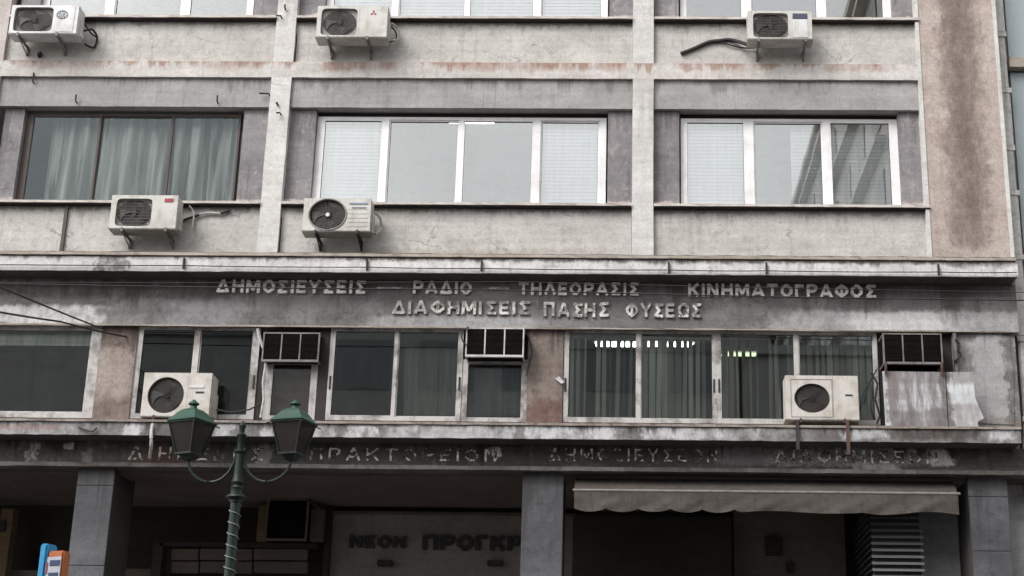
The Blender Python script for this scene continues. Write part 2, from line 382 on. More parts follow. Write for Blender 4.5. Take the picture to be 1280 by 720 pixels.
M['grey_plaster'] = concrete('grey_plaster', (.30, .295, .295), (.37, .365, .365), (.15, .135, .13), .4, .35, .15, off=50, cracks=.8, drips=[(z_fas0, .9, (.11, .10, .096), .6, 6)],
                             overlays=[(bz(1192, 408, 1216, 470, YW1, .08, .08), (.12, .10, .095), .8, .5), (bz(1255, 408, 1276, 540, YW1, .03, .1), (.10, .09, .085), .8, .7),
                                       (bz(1190, 522, 1275, 545, YW1, .1, .03), (.20, .16, .13), .7, .6)])
M['white_frame'] = paint('white_aluminium', (.76, .75, .75), (.44, .40, .38), .40, .35, 0, 3.0, obj=False)
M['alu'] = paint('aged_aluminium', (.46, .44, .425), (.12, .10, .092), .9, .42, .0, 3.5, obj=False)
M['gasket'] = paint('dark_gasket', (.05, .05, .055), (.12, .11, .1), .4, .6)
M['dark'] = paint('dark_paint', (.022, .018, .017), (.04, .034, .03), .5, .7, obj=False)
M['blackm'] = paint('black_metal', (.02, .019, .02), (.06, .05, .045), .4, .55)
M['rustm'] = paint('rusty_steel', (.075, .052, .042), (.15, .075, .045), .7, .8, scale=12)
M['greym'] = paint('grey_steel', (.22, .21, .20), (.12, .085, .07), .5, .6, .2, 8)
M['oldsteel'] = paint('old_steel', (.07, .058, .052), (.13, .085, .07), .5, .6, obj=False)
M['glassU'] = glass('upper_glass', .105, (.95, .97, .98), dirt=.006, wave=.0008)
M['glassUL'] = glass('curtain_glass', .004, (.88, .91, .90), dirt=.004, wave=.0008, ior=1.32)
M['glass1'] = glass('lower_glass', .045, (.86, .88, .86), dirt=.008, wave=.001)
M['glass1d'] = glass('dark_glass', .055, (.30, .33, .35), dirt=.006, wave=.001)
M['interior'] = paint('interior_wall', (.30, .29, .27), (.22, .21, .2), .4, .9, obj=False)
M['tube'] = emit('fluorescent_tube', (1.0, .98, .90), 6.0)
M['tube2'] = emit('fluorescent_tube_low', (.80, .95, .62), .7)
def cloth(name, c, d, rough=.9, rnd=0.0, sheer=0.0):
    b = NB(name); n = b.noise((14, 3, .5), 1.4, 4, .6); n2 = b.noise((1, 1, 1), 90, 2, .6)
    cc = b.mix(b.ramp(n, .35, .65), c, d); cc = b.mul(cc, b.ramp(n2, .3, .7, .9, 1.05, False))
    if rnd: cc = b.mul(cc, b.ramp(b.n('ShaderNodeObjectInfo').outputs['Random'], 0, 1, 1 - rnd, 1 + rnd * .3, False))
    m_ = b.done(cc, rough, 0, n2, .2, .002, .1)
    if sheer:                                      # see-through streaks stand in for the shaded valleys between folds
        n3 = b.noise((5.5, 0, .42), 1.1, 2, .5, off=(3, 0, 0)); n4 = b.noise((20, 0, .6), 1.1, 2, .5)
        sh = b.math('MULTIPLY', b.ramp(b.math('ADD', n3, b.math('MULTIPLY', n4, .22)), .52, .74), sheer)
        src = b.out.inputs[0].links[0].from_socket; t_ = b.n('ShaderNodeBsdfTransparent'); mx_ = b.n('ShaderNodeMixShader')
        b.l(sh, mx_.inputs[0]); b.l(src, mx_.inputs[1]); b.l(t_.outputs[0], mx_.inputs[2]); b.l(mx_.outputs[0], b.out.inputs[0])
    return m_
M['curtain'] = cloth('curtain_cloth', (.68, .655, .61), (.50, .49, .46), sheer=.80)
M['blind'] = cloth('white_blind', (.87, .87, .855), (.81, .81, .80))
M['vblind'] = cloth('vertical_blind_cloth', (.78, .78, .72), (.56, .57, .52), rnd=.6)
M['dcurtain'] = cloth('dark_curtain_cloth', (.20, .23, .235), (.14, .16, .17))

# ================================================================== SETTING: ground
gb = NB('asphalt'); gn = gb.noise((1, 1, 1), 40, 4, .7); g2 = gb.noise((1, 1, 1), .5, 4, .6)
gc = gb.mul(gb.mix(gb.ramp(g2, .4, .65), (.045, .045, .047), (.065, .063, .062)), gb.ramp(gn, .3, .7, .7, 1.25, False))
M['asphalt'] = gb.done(gc, .85, 0, gn, .5, .01)
m = MB(); m.add([(-600, -600, 0), (600, -600, 0), (600, 600, 0), (-600, 600, 0)], [(0, 1, 2, 3)])
m.build('road', M['asphalt'], kind='structure')
M['paving'] = concrete('paving_concrete', (.20, .19, .18), (.26, .25, .235), (.11, .10, .095), .5, 0, .2)
m = MB(); m.box(-40, 40, -3.6, 5.6, -.05, .13); m.build('pavement', M['paving'], kind='structure')
m = MB(); m.box(-40, 40, -23.95, -18.0, -.05, .13); m.build('pavement', M['paving'], kind='structure')
M['kerb'] = concrete('kerb_stone', (.30, .29, .28), (.36, .35, .33), (.15, .14, .13), .4, 0, .2)
for yk in (-3.75, -18.0):
    m = MB(); m.box(-40, 40, yk, yk + .15, -.05, .134); m.build('kerb', M['kerb'], kind='structure')

# ================================================================== THE OFFICE BUILDING
bld = empty('office_building', (0, 0, 0), 'weathered grey concrete office building with Greek lettering across its stained front', 'building')
def part(m_, name, mat, **k): return m_.build(name, mat, bld, **k)

# bay edges (world x), measured at mid height of the second floor
xpl = (X(331, 190, YP), X(357, 190, YP))       # left pilaster
xpc = (X(790, 190, YP), X(817.2, 190, YP))     # middle pilaster
xpd = (X(-32, 95, YP), X(1, 95, YP))           # pilaster at the left edge of the picture
xR0 = X(1158, 190, YP)                         # where the brown plaster starts
bays = [(xpd[1], xpl[0]), (xpl[1], xpc[0]), (xpc[1], X(1157, 190, YS))]
bayE = (XL, xpd[0])
for (a, c_) in (xpl, xpc, xpd):
    for (z0, z1) in ((z_ledge0, z_band0), (z_band1, TOPZ)):
        m = MB()
        n = max(1, int((z1 - z0) / .25)); vs = []; fs = []
        for i in range(n + 1):
            z = z0 + (z1 - z0) * i / n; j = lambda: random.uniform(0, .006)
            vs += [(a + j() , .1, z), (a + j(), YP, z), (c_ - j(), YP, z), (c_ - j(), .1, z)]
            if i:
                for k in range(4): fs.append(((i-1)*4+k, (i-1)*4+(k+1) % 4, i*4+(k+1) % 4, i*4+k))
        fs.append((0, 1, 2, 3)); fs.append((n*4, n*4+1, n*4+2, n*4+3)); m.add(vs, fs)
        part(m, 'pilaster', M['pilaster'])
for k in (0, 1):
    z1 = z_band1 + k * STOREY; z0 = z_band0 + k * STOREY
    m = MB(); m.rough(XL, xR0 - .02, YP - .002, .1, z0, z1, .2, .003); part(m, 'band', M['band'])
for (a, c_) in bays + [bayE]:
    for k in (-1, 0, 1):
        if k == -1: z0, z1 = z_ledge0 - .02, z_sill_b
        else: z0, z1 = z_band1 + k * STOREY, z_sill_b + (k + 1) * STOREY
        m = MB(); m.box(a, c_, YS, .12, z0, z1); part(m, 'spandrel', M['spandrel'])
        m = MB(); m.rough(a + .002, c_ - .002, YP - .04, .12, z1, z1 + (z_sill_t - z_sill_b), .12, .004, .0025); sl_ = part(m, 'sill', M['sill'])
        m = MB(); m.rough(a + .003, c_ - .003, YP - .015, .11, z1 - .017, z1 - .002, .12, .003, .002); m.build('sill_shadow', M['dark'], sl_)  # dark strip painting the shadow line below the sill
        zl = z_lin0 + max(0, k) * STOREY
        if k >= 0:
            m = MB(); m.rough(a, c_, YL, .35, z_lin0 + k * STOREY, z_band0 + k * STOREY, .2, .002); part(m, 'lintel', M['lintel'])
# right-hand brown plaster panel with its pale arris
m = MB(); m.box(xR0, XR, YP, .12, z_ledge0, TOPZ); part(m, 'plaster_panel', M['brown'])
m = MB(); m.box(xR0 - .055, xR0 - .004, YP - .012, .12, z_ledge0, TOPZ); part(m, 'corner_strip', M['pilaster'])
m = MB(); m.box(XR - .03, XR + .02, YP - .012, .5, z_ledge0, TOPZ); part(m, 'corner_strip', M['pilaster'])

def ring(m_, x0, x1, z0, z1, w_, y0, y1, mi=0, wb=None, wt=None):
    wb = wb or w_; wt = wt or w_
    m_.box(x0, x1, y0, y1, z1 - wt, z1, mi); m_.box(x0, x1, y0, y1, z0, z0 + wb, mi)
    m_.box(x0, x0 + w_, y0, y1, z0 + wb, z1 - wt, mi); m_.box(x1 - w_, x1, y0, y1, z0 + wb, z1 - wt, mi)

def window(x0, x1, z0, z1, Y, gl, fmat, gmat, wt=.04, wb=.05, sw=.022, label=None, handles=()):
    """outer frame with mullions > sash (with gasket), pane, handle"""
    m_ = MB(); m_.box(x0, x1, Y, Y + .07, z1 - wt, z1); m_.box(x0, x1, Y, Y + .07, z0, z0 + wb)
    edges = [x0] + [v for g in gl for v in (g[0] - sw, g[1] + sw)] + [x1]
    for i in range(0, len(edges), 2):
        if edges[i + 1] - edges[i] > .004: m_.box(edges[i], edges[i + 1], Y, Y + .07, z0 + wb, z1 - wt)
    fr = part(m_, 'window', fmat)
    if label: fr['label'] = label
    for i, g in enumerate(gl):
        dy = .008 if i % 2 else -.012
        m_ = MB(); ring(m_, g[0] - sw + .001, g[1] + sw - .001, z0 + wb + .001, z1 - wt - .001, sw - .004, Y + dy + .012, Y + .05 + dy)
        ring(m_, g[0] - .005, g[1] + .005, z0 + wb + sw - .003, z1 - wt - sw + .003, .006, Y + dy + .018, Y + .045 + dy, 1)
        m_.build('sash', [fmat, M['gasket']], fr)
        gm = gmat[i] if isinstance(gmat, (list, tuple)) else gmat
        m_ = MB(); m_.box(g[0] + .0015, g[1] - .0015, Y + .030 + dy, Y + .034 + dy, z0 + wb + sw + .0045, z1 - wt - sw - .0045)
        m_.build('pane', gm, fr)
    for hx in handles:
        m_ = MB(); zc_ = z0 + (z1 - z0) * .40
        m_.box(hx - .012, hx + .012, Y - .012, Y, zc_ - .09, zc_ + .09)
        m_.build('handle', M['blackm'], fr, bevel=.003)
    return fr

def rx(pairs, py, Y): return [(X(a, py, Y), X(c_, py, Y)) for a, c_ in pairs]
# second-floor and third-floor windows (same bays, three storeys)
gA = rx([(403.5, 474), (486, 570), (579.5, 664), (677, 747)], 200, YW)
gB = rx([(859.5, 929.5), (944.5, 1027), (1040, 1112.5)], 200, YW)
gL = rx([(62, 131), (145, 225), (238.5, 308)], 8, YW)
gT = rx([(417, 489), (500, 580), (588, 666), (678, 751)], 10, YW)
for k in (0, 1, 2):
    dz = k * STOREY; z0, z1 = zW0 + dz, zW1 + dz - .015
    for bi, (g, x0, x1) in enumerate(((gA if k == 0 else gT, X(393.5, 200, YW), X(757.5, 200, YW)),
                                     (gB, X(851, 200, YW), X(1123.5, 200, YW)))):
        window(x0, x1, z0 + .01, z1 - .055, YW, g, M['white_frame'], M['glassU'])
        m = MB(); m.box(x0, x1, YW + .03, YW + .10, z1 - .053, z1 + .01); part(m, 'frame_packer', M['dark'])
    xa, xe = X(24, 190, YW), X(297.5, 190, YW)
    if k:
        window(X(52, 8, YW), X(317, 8, YW), z0 + .01, z1 - .055, YW, gL, M['white_frame'], M['glassU'])
    else:
        g = rx([(37, 119.5), (123.5, 209.5), (213.5, 295)], 190, YW)
        g = [(g[0][0], g[0][1]), g[1], (g[2][0], g[2][1])]
        window(xa + .02, xe, z0 + .01, z1 - .03, YW, g, M['oldsteel'], M['glassUL'], .03, .02, .014, label='old dark steel window with thin rusty bars')
# dark violet side panels beside every upper window, reveals
sp_px = [(-2, 22.5), (300, 331.2), (357, 391.5), (759.5, 790.2), (817.5, 849.2), (1125, 1156)]
for k in (0, 1, 2):
    dz = k * STOREY
    for a, c_ in sp_px:
        x0, x1 = X(a, 200, YU), X(c_, 200, YU)
        m = MB(); m.box(x0, x1, YU, .30, zW0 + dz, zW1 + dz); part(m, 'side_panel', M['purple'])

# small iron hooks and stubs left in the wall
def hook(px, py, L, dx=0, horiz=False, Y=YL, r=.012):
    p = at(px, py, Y); m_ = MB()
    if horiz: m_.tube([(p.x, Y + .01, p.z), (p.x, Y - .05, p.z), (p.x - L, Y - .06, p.z + dx)], r, 6)
    else: m_.tube([(p.x, Y + .02, p.z), (p.x, Y - .05, p.z), (p.x + dx, Y - .06, p.z + L)], r, 6)
    part(m_, 'hook', M['blackm'], smooth=True)
hook(42.5, 104, .13); hook(96, 128, .09); hook(272.5, 129, .09); hook(337, 119, .13, horiz=True)
hook(357, 12, .05, Y=YP); hook(352, 22, .06, Y=YP, horiz=True); hook(351, 143, .05, Y=YP, horiz=True)
hook(347, 131, .01, Y=YP, r=.016); hook(750, 26, .02, Y=YS, r=.03, dx=.03); hook(50, 70, .02, Y=YS, dx=.04, r=.03)

# cornice: projecting ledge with a thin pale upper edge
m = MB(); m.rough(XL, X(1272, 333, YC), YC, .12, z_cor0, z_ledge0 - .014, .14, .007, .003); cor = part(m, 'cornice', M['cornice'])
m = MB(); m.rough(XL, X(1270, 320, YC - .03), YC - .03, .12, z_ledge0, z_ledge1, .12, .004, .002)
m.build('ledge', M['ledge'], cor)
m = MB(); m.box(XL, X(1268, 320, YC), YC + .04, .12, z_ledge0 - .012, z_ledge0 - .001); m.build('shadow_gap', M['dark'], cor)
m = MB(); m.rough(XL, X(1268, 320, YC), YC + .0, .12, z_ledge1 + .001, z_ledge1 + .016, .12, .006, .004); m.build('ledge_shadow', M['dark'], cor)  # black strip standing in for the shadow gap above the ledge
xj = X(81, 285, YS); m = MB(); m.box(xj - .022, xj + .022, -.035, -.001, z_ledge1, z_sill_b - .002); part(m, 'wall_pipe', M['oldsteel'])
xj = xpl[1]; m = MB(); m.box(xj + .001, xj + .012, -.008, -.001, z_ledge1, z_sill_b - .16); part(m, 'joint', M['dark'])
m = MB(); m.box(xj + .001, xj + .012, -.008, -.001, z_band1 + .01, z_sill_bot2 - .2); part(m, 'joint', M['dark'])
M['under_shade'] = concrete('shade_underside', (.05, .045, .042), (.075, .068, .063), (.025, .022, .02), .5, 0, .2, off=77)  # dark plates paint the shade under the cornice and sill beam
m = MB(); m.box(XL, X(1270, 333, YC), YC + .035, YF - .001, z_cor0 - .012, z_cor0 - .002); m.build('underside', M['under_shade'], cor)
# sign fascia
FX1 = X(1271, 380, YF)
m = MB(); m.box(XL, FX1, YF, .28, z_fas0, z_cor0 - .002); fas = part(m, 'fascia', M['fascia'])
m = MB(); m.rough(XL, FX1 - .01, YF - .012, YF - .001, z_fas0 - .012, z_fas0 + .008, .2, .004); m.build('drip_edge', M['ledge'], fas)

# first-floor wall: piers, dark strips and windows
z0, z1 = z_w1bot, z_w1top
def pier(px0, px1, mat, y0=YW1 - .02, py=470, name='pier'):
    m_ = MB(); m_.box(X(px0, py, y0), X(px1, py, y0), y0, .34, z0 - .02, z_fas0 - .001); return part(m_, name, mat)
pier(121, 166.5, M['pier'])
pier(659, 703.5, M['pier'])
pier(1193, 1272, M['grey_plaster'], YW1 - .03)
pier(397, 409.5, M['dark'], YW1 + .01)
pier(1098.5, 1200, M['dark'], YW1 + .03)
pier(-420, -300, M['pier'])
window(X(-290, 470, YW1), X(121, 470, YW1), z0, z1, YW1, [(X(-270, 470, YW1), X(-100, 470, YW1)), (X(-88, 470, YW1), X(107, 470, YW1))], M['alu'], M['glass1'], .035, .06, .03)
window(X(166.5, 470, YW1), X(321, 470, YW1), z0, z1, YW1, rx([(174, 238), (247.5, 311)], 470, YW1), M['alu'], M['glass1d'], .03, .05, .02, handles=(X(316, 490, YW1),))
window(X(410, 470, YW1), X(577.5, 470, YW1), z0, z1, YW1, rx([(416.5, 490.5), (497.5, 570.5)], 470, YW1), M['alu'], M['glass1'], .03, .05, .02, handles=(X(412, 485, YW1), X(574, 485, YW1)))
window(X(704.5, 470, YW1), X(1098, 470, YW1), z0, z1, YW1, rx([(711, 794.5), (803, 890), (902, 992.5), (1001, 1092)], 470, YW1), M['alu'], M['glass1'], .03, .05, .02,
       handles=(X(706.5, 487, YW1), X(892.5, 487, YW1), X(899, 487, YW1)))
# narrow lights under the boxed air conditioners
window(X(577.8, 470, YW1), X(659, 470, YW1), z0, Z(449, YW1, 620), YW1 + .01, rx([(585, 651.5)], 470, YW1), M['alu'], M['glass1'], .05, .04, .018)
window(X(332, 470, YW1), X(396.5, 470, YW1), z0, Z(449, YW1, 360), YW1 + .01, rx([(341, 388)], 470, YW1), M['alu'], M['glass1'], .05, .04, .02)
m = MB(); m.box(X(322, 470, YW1), X(397, 470, YW1), YW1 + .09, .34, Z(447, YW1, 360), z_fas0 - .001); part(m, 'infill_panel', M['pier'])
m = MB(); m.box(X(321.2, 470, YW1), X(331.8, 470, YW1), YW1 + .02, .34, z0, Z(447.5, YW1, 360)); part(m, 'infill_panel', M['dark'])
m = MB(); m.box(X(578, 470, YW1), X(658.8, 470, YW1), YW1 + .09, .34, Z(447, YW1, 620), z_fas0 - .001); part(m, 'infill_panel', M['dark'])
# cracked plaster edge by the grey wall: a ragged raised skim coat
m = MB()
pts = [(1216, 424), (1206, 441), (1203, 460), (1204, 490), (1206, 528), (1268, 531), (1267, 470), (1262, 421), (1240, 418), (1225, 419)]
fr_, bk_ = [at(a, b_, YW1 - .042) for a, b_ in pts], [at(a, b_, YW1 - .029) for a, b_ in pts]
n = len(pts); m.add([tuple(p) for p in fr_] + [tuple(p) for p in bk_], [tuple(range(n))] + [(i, (i + 1) % n, n + (i + 1) % n, n + i) for i in range(n)])
part(m, 'plaster_patch', M['grey_plaster'])

# sill beam, lower fascia, lip, soffit
BX1 = X(1300, 540, YB)
m = MB(); m.rough(XL, X(1276, 540, YB), YB, .12, z_beam0, z_bl0 - .006, .12, .007, .004); bm_ = part(m, 'sill_beam', M['beam'])
m = MB(); m.rough(XL, X(1276, 530, YB), YB - .02, .16, z_bl0, z_bl1, .12, .004, .002); m.build('ledge', M['ledge_dirty'], bm_)
m = MB(); m.box(XL, X(1274, 540, YB), YB + .03, YLF - .001, z_beam0 - .012, z_beam0 - .004); m.build('underside', M['under_shade'], bm_)
m = MB(); m.box(XL, FX1 + .03, YLF, .12, z_lip1 - .02, z_beam0 - .002); lf = part(m, 'lower_fascia', M['lower_fascia'])
m = MB(); m.rough(XL, FX1 + .05, YLIP, .16, z_lip0, z_lip1, .14, .006, .003); part(m, 'lip', M['lip'])
YBK = 2.75
zsof = z_lip0 + .012
m = MB(); m.box(XL, FX1, .16, YBK + .4, zsof, zsof + .25); part(m, 'soffit', M['soffit'])
m = MB(); m.box(XL, FX1, .161, .62, zsof - .05, zsof - .002); part(m, 'soffit_beam', M['soffit'])

# columns with marble facing slabs
def column(pa, pb, pyc, depth, side=True, joints=()):
    x0, x1 = X(pa, pyc, YCOL), X(pb, pyc, YCOL)
    m_ = MB(); m_.box(x0 + .004, x1 - .004, YCOL + .03, YCOL + depth, .13, zsof - .006); c = part(m_, 'column', M['column_side'])
    zz = [zsof - .01] + list(joints) + [.13]
    for i in range(len(zz) - 1):
        m_ = MB(); j = random.uniform(0, .006)
        m_.box(x0, x1, YCOL - j, YCOL + .028, zz[i + 1] + .004, zz[i]); m_.build('stone_slab', M['marble'], c, bevel=.004)
    return c
zj = [Z(640, YCOL) - i * 1.05 for i in range(1, 4)]
column(91, 137, 650, .85, joints=[Z(607, YCOL, 120), Z(707, YCOL, 120), 2.6, 1.6, .9])
column(652, 703.5, 650, .85, joints=[Z(700, YCOL, 680) - .3, 2.4, 1.2])
column(1213, 1262, 650, .85, joints=[Z(621, YCOL, 1230), Z(689, YCOL, 1230), 2.7, 1.7, .9])
column(-420, -370, 650, .85, joints=[2.4, 1.2])

# recessed shop front
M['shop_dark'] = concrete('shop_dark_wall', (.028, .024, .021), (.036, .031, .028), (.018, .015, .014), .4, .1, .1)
M['shop_tan'] = concrete('shop_board', (.105, .085, .072), (.125, .102, .088), (.07, .055, .048), .4, .2, .1)
M['shop_brown'] = concrete('shop_brown_post', (.14, .095, .055), (.17, .12, .075), (.08, .05, .03), .4, .2, .1)
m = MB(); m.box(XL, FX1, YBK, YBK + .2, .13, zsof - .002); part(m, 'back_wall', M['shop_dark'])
def bx(px0, px1, py0, py1, Y0, Y1, name, mat, par=bld, **k):
    cx, cy = (px0 + px1) / 2, (py0 + py1) / 2
    m_ = MB(); m_.box(X(px0, cy, Y0), X(px1, cy, Y0), Y0, Y1, Z(py1, Y0, cx), Z(py0, Y0, cx)); return m_.build(name, mat, par, **k)
M['board'] = concrete('sign_board_paint', (.20, .18, .165), (.23, .21, .19), (.08, .066, .058), .35, .15, .08)
sb = bx(411, 720, 644, 723, YBK - .12, YBK - .02, 'sign_board', M['board'])
bx(411, 720, 640, 643, YBK - .2, YBK - .02, 'sign_board_rail', M['shop_tan'])
bx(404, 411, 634, 760, YBK - .25, YBK - .02, 'door_post', M['dark'])
bx(322, 333, 632, 676, YBK - .5, YBK - .35, 'post', M['shop_brown'])
bx(388, 404, 636, 676, YBK - .5, YBK - .35, 'post', M['shop_tan'])
for j_ in range(2):
    for (a, c_) in ((214, 248), (250, 315), (317, 384)):
        bx(a, c_, 686 + j_ * 16, 700 + j_ * 16, YBK - .3, YBK - .22, 'panel', M['shop_tan'], bevel=.006)
bx(200, 396, 678, 683, YBK - .42, YBK - .2, 'transom', M['dark'])
bx(188, 200, 678, 760, YBK - .42, YBK - .2, 'door_post', M['dark'])
bx(150, 190, 711, 760, YBK - .3, YBK - .2, 'panel', M['shop_tan'])
bx(10, 86, 713, 760, YBK - .3, YBK - .2, 'panel', M['shop_tan'])
bx(-6, 9, 636, 760, YBK - .5, YBK - .3, 'post', M['shop_brown'])
bx(-2, 6, 650, 664, YBK - .54, YBK - .501, 'post_plate', M['dark'])
# right-hand shop: dark wall with a lighter side wall and a small switch box
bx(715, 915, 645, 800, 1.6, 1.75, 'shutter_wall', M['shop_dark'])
bx(918, 1058, 640, 800, 1.9, 2.05, 'shutter_wall', M['shop_tan'])
bx(957, 978, 671, 694, 1.82, 1.899, 'junction_box', M['dark'], bevel=.01)
bx(983, 992, 703, 716, 1.84, 1.899, 'junction_box', M['dark'], bevel=.01)
M['pale_wall'] = concrete('pale_wall', (.26, .26, .265), (.31, .31, .315), (.16, .155, .155), .4, .3, .1)
bx(1150, 1206, 625, 800, .75, 1.0, 'side_wall', M['pale_wall'])

# louvre cabinet: front and side slats
lo = bx(1092, 1152, 622, 800, .30, 1.55, 'louvre_cabinet', M['dark'])
xa, xb = X(1089, 680, .28), X(1154, 680, .28)
sm = MB(); sm.add([(0, 0, 0), (xb - xa, 0, 0), (xb - xa, .05, .035), (0, .05, .035), (0, 0, -.006), (xb - xa, 0, -.006), (xb - xa, .05, .029), (0, .05, .029)],
                  [(0, 1, 2, 3), (4, 7, 6, 5), (0, 4, 5, 1), (1, 5, 6, 2), (2, 6, 7, 3), (3, 7, 4, 0)])
M['slat'] = paint('louvre_metal', (.13, .13, .135), (.14, .14, .14), .4, .5)
first = None
zl = Z(640, .28, 1120)
for i in range(30):
    if first is None:
        first = sm.build('slat', M['slat'], lo, loc=(0, 0, 0)); s_ = first
        first.location = (xa, .245, zl)
    else:
        s_ = first.copy(); col.objects.link(s_); s_.location = (xa, .245, zl - i * .083)
for i in range(30):
    if i == 0:
        sm2 = MB(); sm2.add([(0, 0, 0), (0, 1.2, 0), (.05, 1.2, .035), (.05, 0, .035), (0, 0, -.006), (0, 1.2, -.006), (.05, 1.2, .029), (.05, 0, .029)],
                  [(0, 1, 2, 3), (4, 7, 6, 5), (0, 4, 5, 1), (1, 5, 6, 2), (2, 6, 7, 3), (3, 7, 4, 0)])
        f2 = sm2.build('slat', M['slat'], lo, loc=(0, 0, 0)); s_ = f2
    else: s_ = f2.copy(); col.objects.link(s_)
    s_.location = (xa - .03, .32, zl - i * .083)

# body of the building: side walls, floors, rooms, roof
m = MB(); m.box(XL, XR, 9.0, 9.3, .13, TOPZ); part(m, 'rear_wall', M['interior'])
m = MB(); m.box(XR - .3, XR - .031, .301, 9.0, z_ledge0, TOPZ); part(m, 'side_wall', M['brown'])
m = MB(); m.box(FX1 - .32, FX1, .341, 9.0, .13, z_fas0); part(m, 'side_wall', M['grey_plaster'])
m = MB(); m.box(XL - .3, XL, .0, 9.3, .13, TOPZ); part(m, 'side_wall', M['spandrel'])
for k in (-1, 0, 1):
    zt = (z_sill_t - .55) if k == -1 else z_band1 + k * STOREY - .02
    zb_ = zt - .22
    m = MB(); m.box(XL, XR - .31, .36, 9.0, zb_, zt); part(m, 'floor_slab', M['interior'])
m = MB(); m.box(XL - .3, XR + .02, .0, 9.3, TOPZ + .001, TOPZ + .3); part(m, 'roof', M['spandrel'])
m = MB(); m.box(XL, FX1 - .33, .341, 9.0, z_w1bot - .45, z_w1bot - .2); part(m, 'floor_slab', M['interior'])
for (z0_, z1_) in ((z_w1bot - .2, z_sill_t - .78), (z_sill_t - .55, z_band1 - .25), (z_band1, z_band1 + STOREY - .25)):
    for pxw in ((345, 10), (803, 10)):
        xw = X(pxw[0], 300, 0); m = MB(); m.box(xw - .06, xw + .06, .5, 9.0, z0_ + .001, z1_ - .001); part(m, 'partition', M['interior'])
    m = MB(); m.box(XL + .01, XR - .32, 4.6, 4.7, z0_ + .002, z1_ - .002); part(m, 'partition', M['interior'])

# ------------------------------------------------------------------ lettering
# block capitals drawn as mitred strokes, (width, [polylines]); height 1
def _oct(x0, x1, y0, y1, c=.26, close=True):
    q = [(x0 + c, y0), (x1 - c, y0), (x1, y0 + c), (x1, y1 - c), (x1 - c, y1), (x0 + c, y1), (x0, y1 - c), (x0, y0 + c)]
    return q + ([q[0]] if close else [])
GL = {
 'Δ': (.92, [[(.46, 1), (.08, .02)], [(.46, 1), (.84, .02)], [(.08, .09), (.84, .09)]]),
 'Η': (.82, [[(.1, 0), (.1, 1)], [(.72, 0), (.72, 1)], [(.1, .5), (.72, .5)]]),
 'Μ': (1.0, [[(.1, 0), (.1, 1)], [(.9, 0), (.9, 1)], [(.14, .98), (.5, .22)], [(.86, .98), (.5, .22)]]),
 'Ο': (.86, [_oct(.1, .76, .09, .91)]),
 'Σ': (.80, [[(.76, .91), (.12, .91)], [(.12, .91), (.46, .5), (.12, .09)], [(.10, .09), (.76, .09)]]),
 'Ι': (.22, [[(.11, 0), (.11, 1)]]),
 'Ε': (.70, [[(.1, 0), (.1, 1)], [(.12, .91), (.68, .91)], [(.12, .5), (.60, .5)], [(.12, .09), (.68, .09)]]),
 'Υ': (.84, [[(.06, 1), (.42, .46)], [(.78, 1), (.42, .46)], [(.42, .5), (.42, 0)]]),
 'Ρ': (.76, [[(.1, 0), (.1, 1)], [(.12, .91), (.5, .91), (.66, .80), (.66, .58), (.5, .45), (.12, .45)]]),
 'Α': (.92, [[(.08, 0), (.46, 1)], [(.84, 0), (.46, 1)], [(.22, .28), (.70, .28)]]),
 'Λ': (.88, [[(.08, 0), (.44, 1)], [(.80, 0), (.44, 1)]]),
 'Τ': (.80, [[(.02, .91), (.78, .91)], [(.4, .9), (.4, 0)]]),
 'Κ': (.80, [[(.1, 0), (.1, 1)], [(.72, 1), (.2, .46)], [(.34, .58), (.74, 0)]]),
 'Ν': (.82, [[(.1, 0), (.1, 1)], [(.72, 0), (.72, 1)], [(.12, .95), (.70, .05)]]),
 'Γ': (.66, [[(.1, 0), (.1, 1)], [(.12, .91), (.64, .91)]]),
 'Π': (.82, [[(.1, 0), (.1, 1)], [(.72, 0), (.72, 1)], [(.12, .91), (.70, .91)]]),
 'Φ': (.96, [_oct(.1, .86, .20, .80, .2), [(.48, 0), (.48, 1)]]),
 'Ω': (.90, [[(.06, .09), (.30, .09), (.12, .36), (.12, .70), (.32, .91), (.58, .91), (.78, .70), (.78, .36), (.60, .09), (.84, .09)]]),
 'G': (.82, [[(.72, .78), (.54, .91), (.32, .91), (.1, .68), (.1, .32), (.32, .09), (.70, .09), (.70, .45), (.45, .45)]]),
 'E': (.70, [[(.1, 0), (.1, 1)], [(.12, .91), (.68, .91)], [(.12, .5), (.60, .5)], [(.12, .09), (.68, .09)]]),
}
def glyph_mesh(ch, t):
    vs = []; fs = []
    for k, pl in enumerate(GL[ch][1]):
        P = [Vector(q) for q in pl]; closed = (P[0] - P[-1]).length < 1e-6
        if closed: P = P[:-1]
        n = len(P); b0 = len(vs); front = .5 + .04 * k
        for i in range(n):
            d1 = (P[i] - P[i-1]).normalized() if (i or closed) else None
            d2 = (P[(i+1) % n] - P[i]).normalized() if (i < n - 1 or closed) else None
            d1 = d1 or d2; d2 = d2 or d1
            n1 = Vector((-d1.y, d1.x)); n2 = Vector((-d2.y, d2.x)); mt = (n1 + n2).normalized(); mt = mt / max(.5, mt.dot(n1))
            for s_ in (1, -1):
                q = P[i] + mt * (t / 2 * s_)
                vs += [(q.x, q.y, front), (q.x, q.y, -.5 + .01 * k)]
        segs = n if closed else n - 1
        for i in range(segs):
            a = b0 + i * 4; c = b0 + ((i + 1) % n) * 4
            fs += [(a, a + 2, c + 2, c), (a + 1, c + 1, c + 3, a + 3), (a, c, c + 1, a + 1), (a + 2, a + 3, c + 3, c + 2)]
        if not closed:
            a = b0; c = b0 + (n - 1) * 4
            fs += [(a, a + 1, a + 3, a + 2), (c, c + 2, c + 3, c + 1)]
    return vs, fs
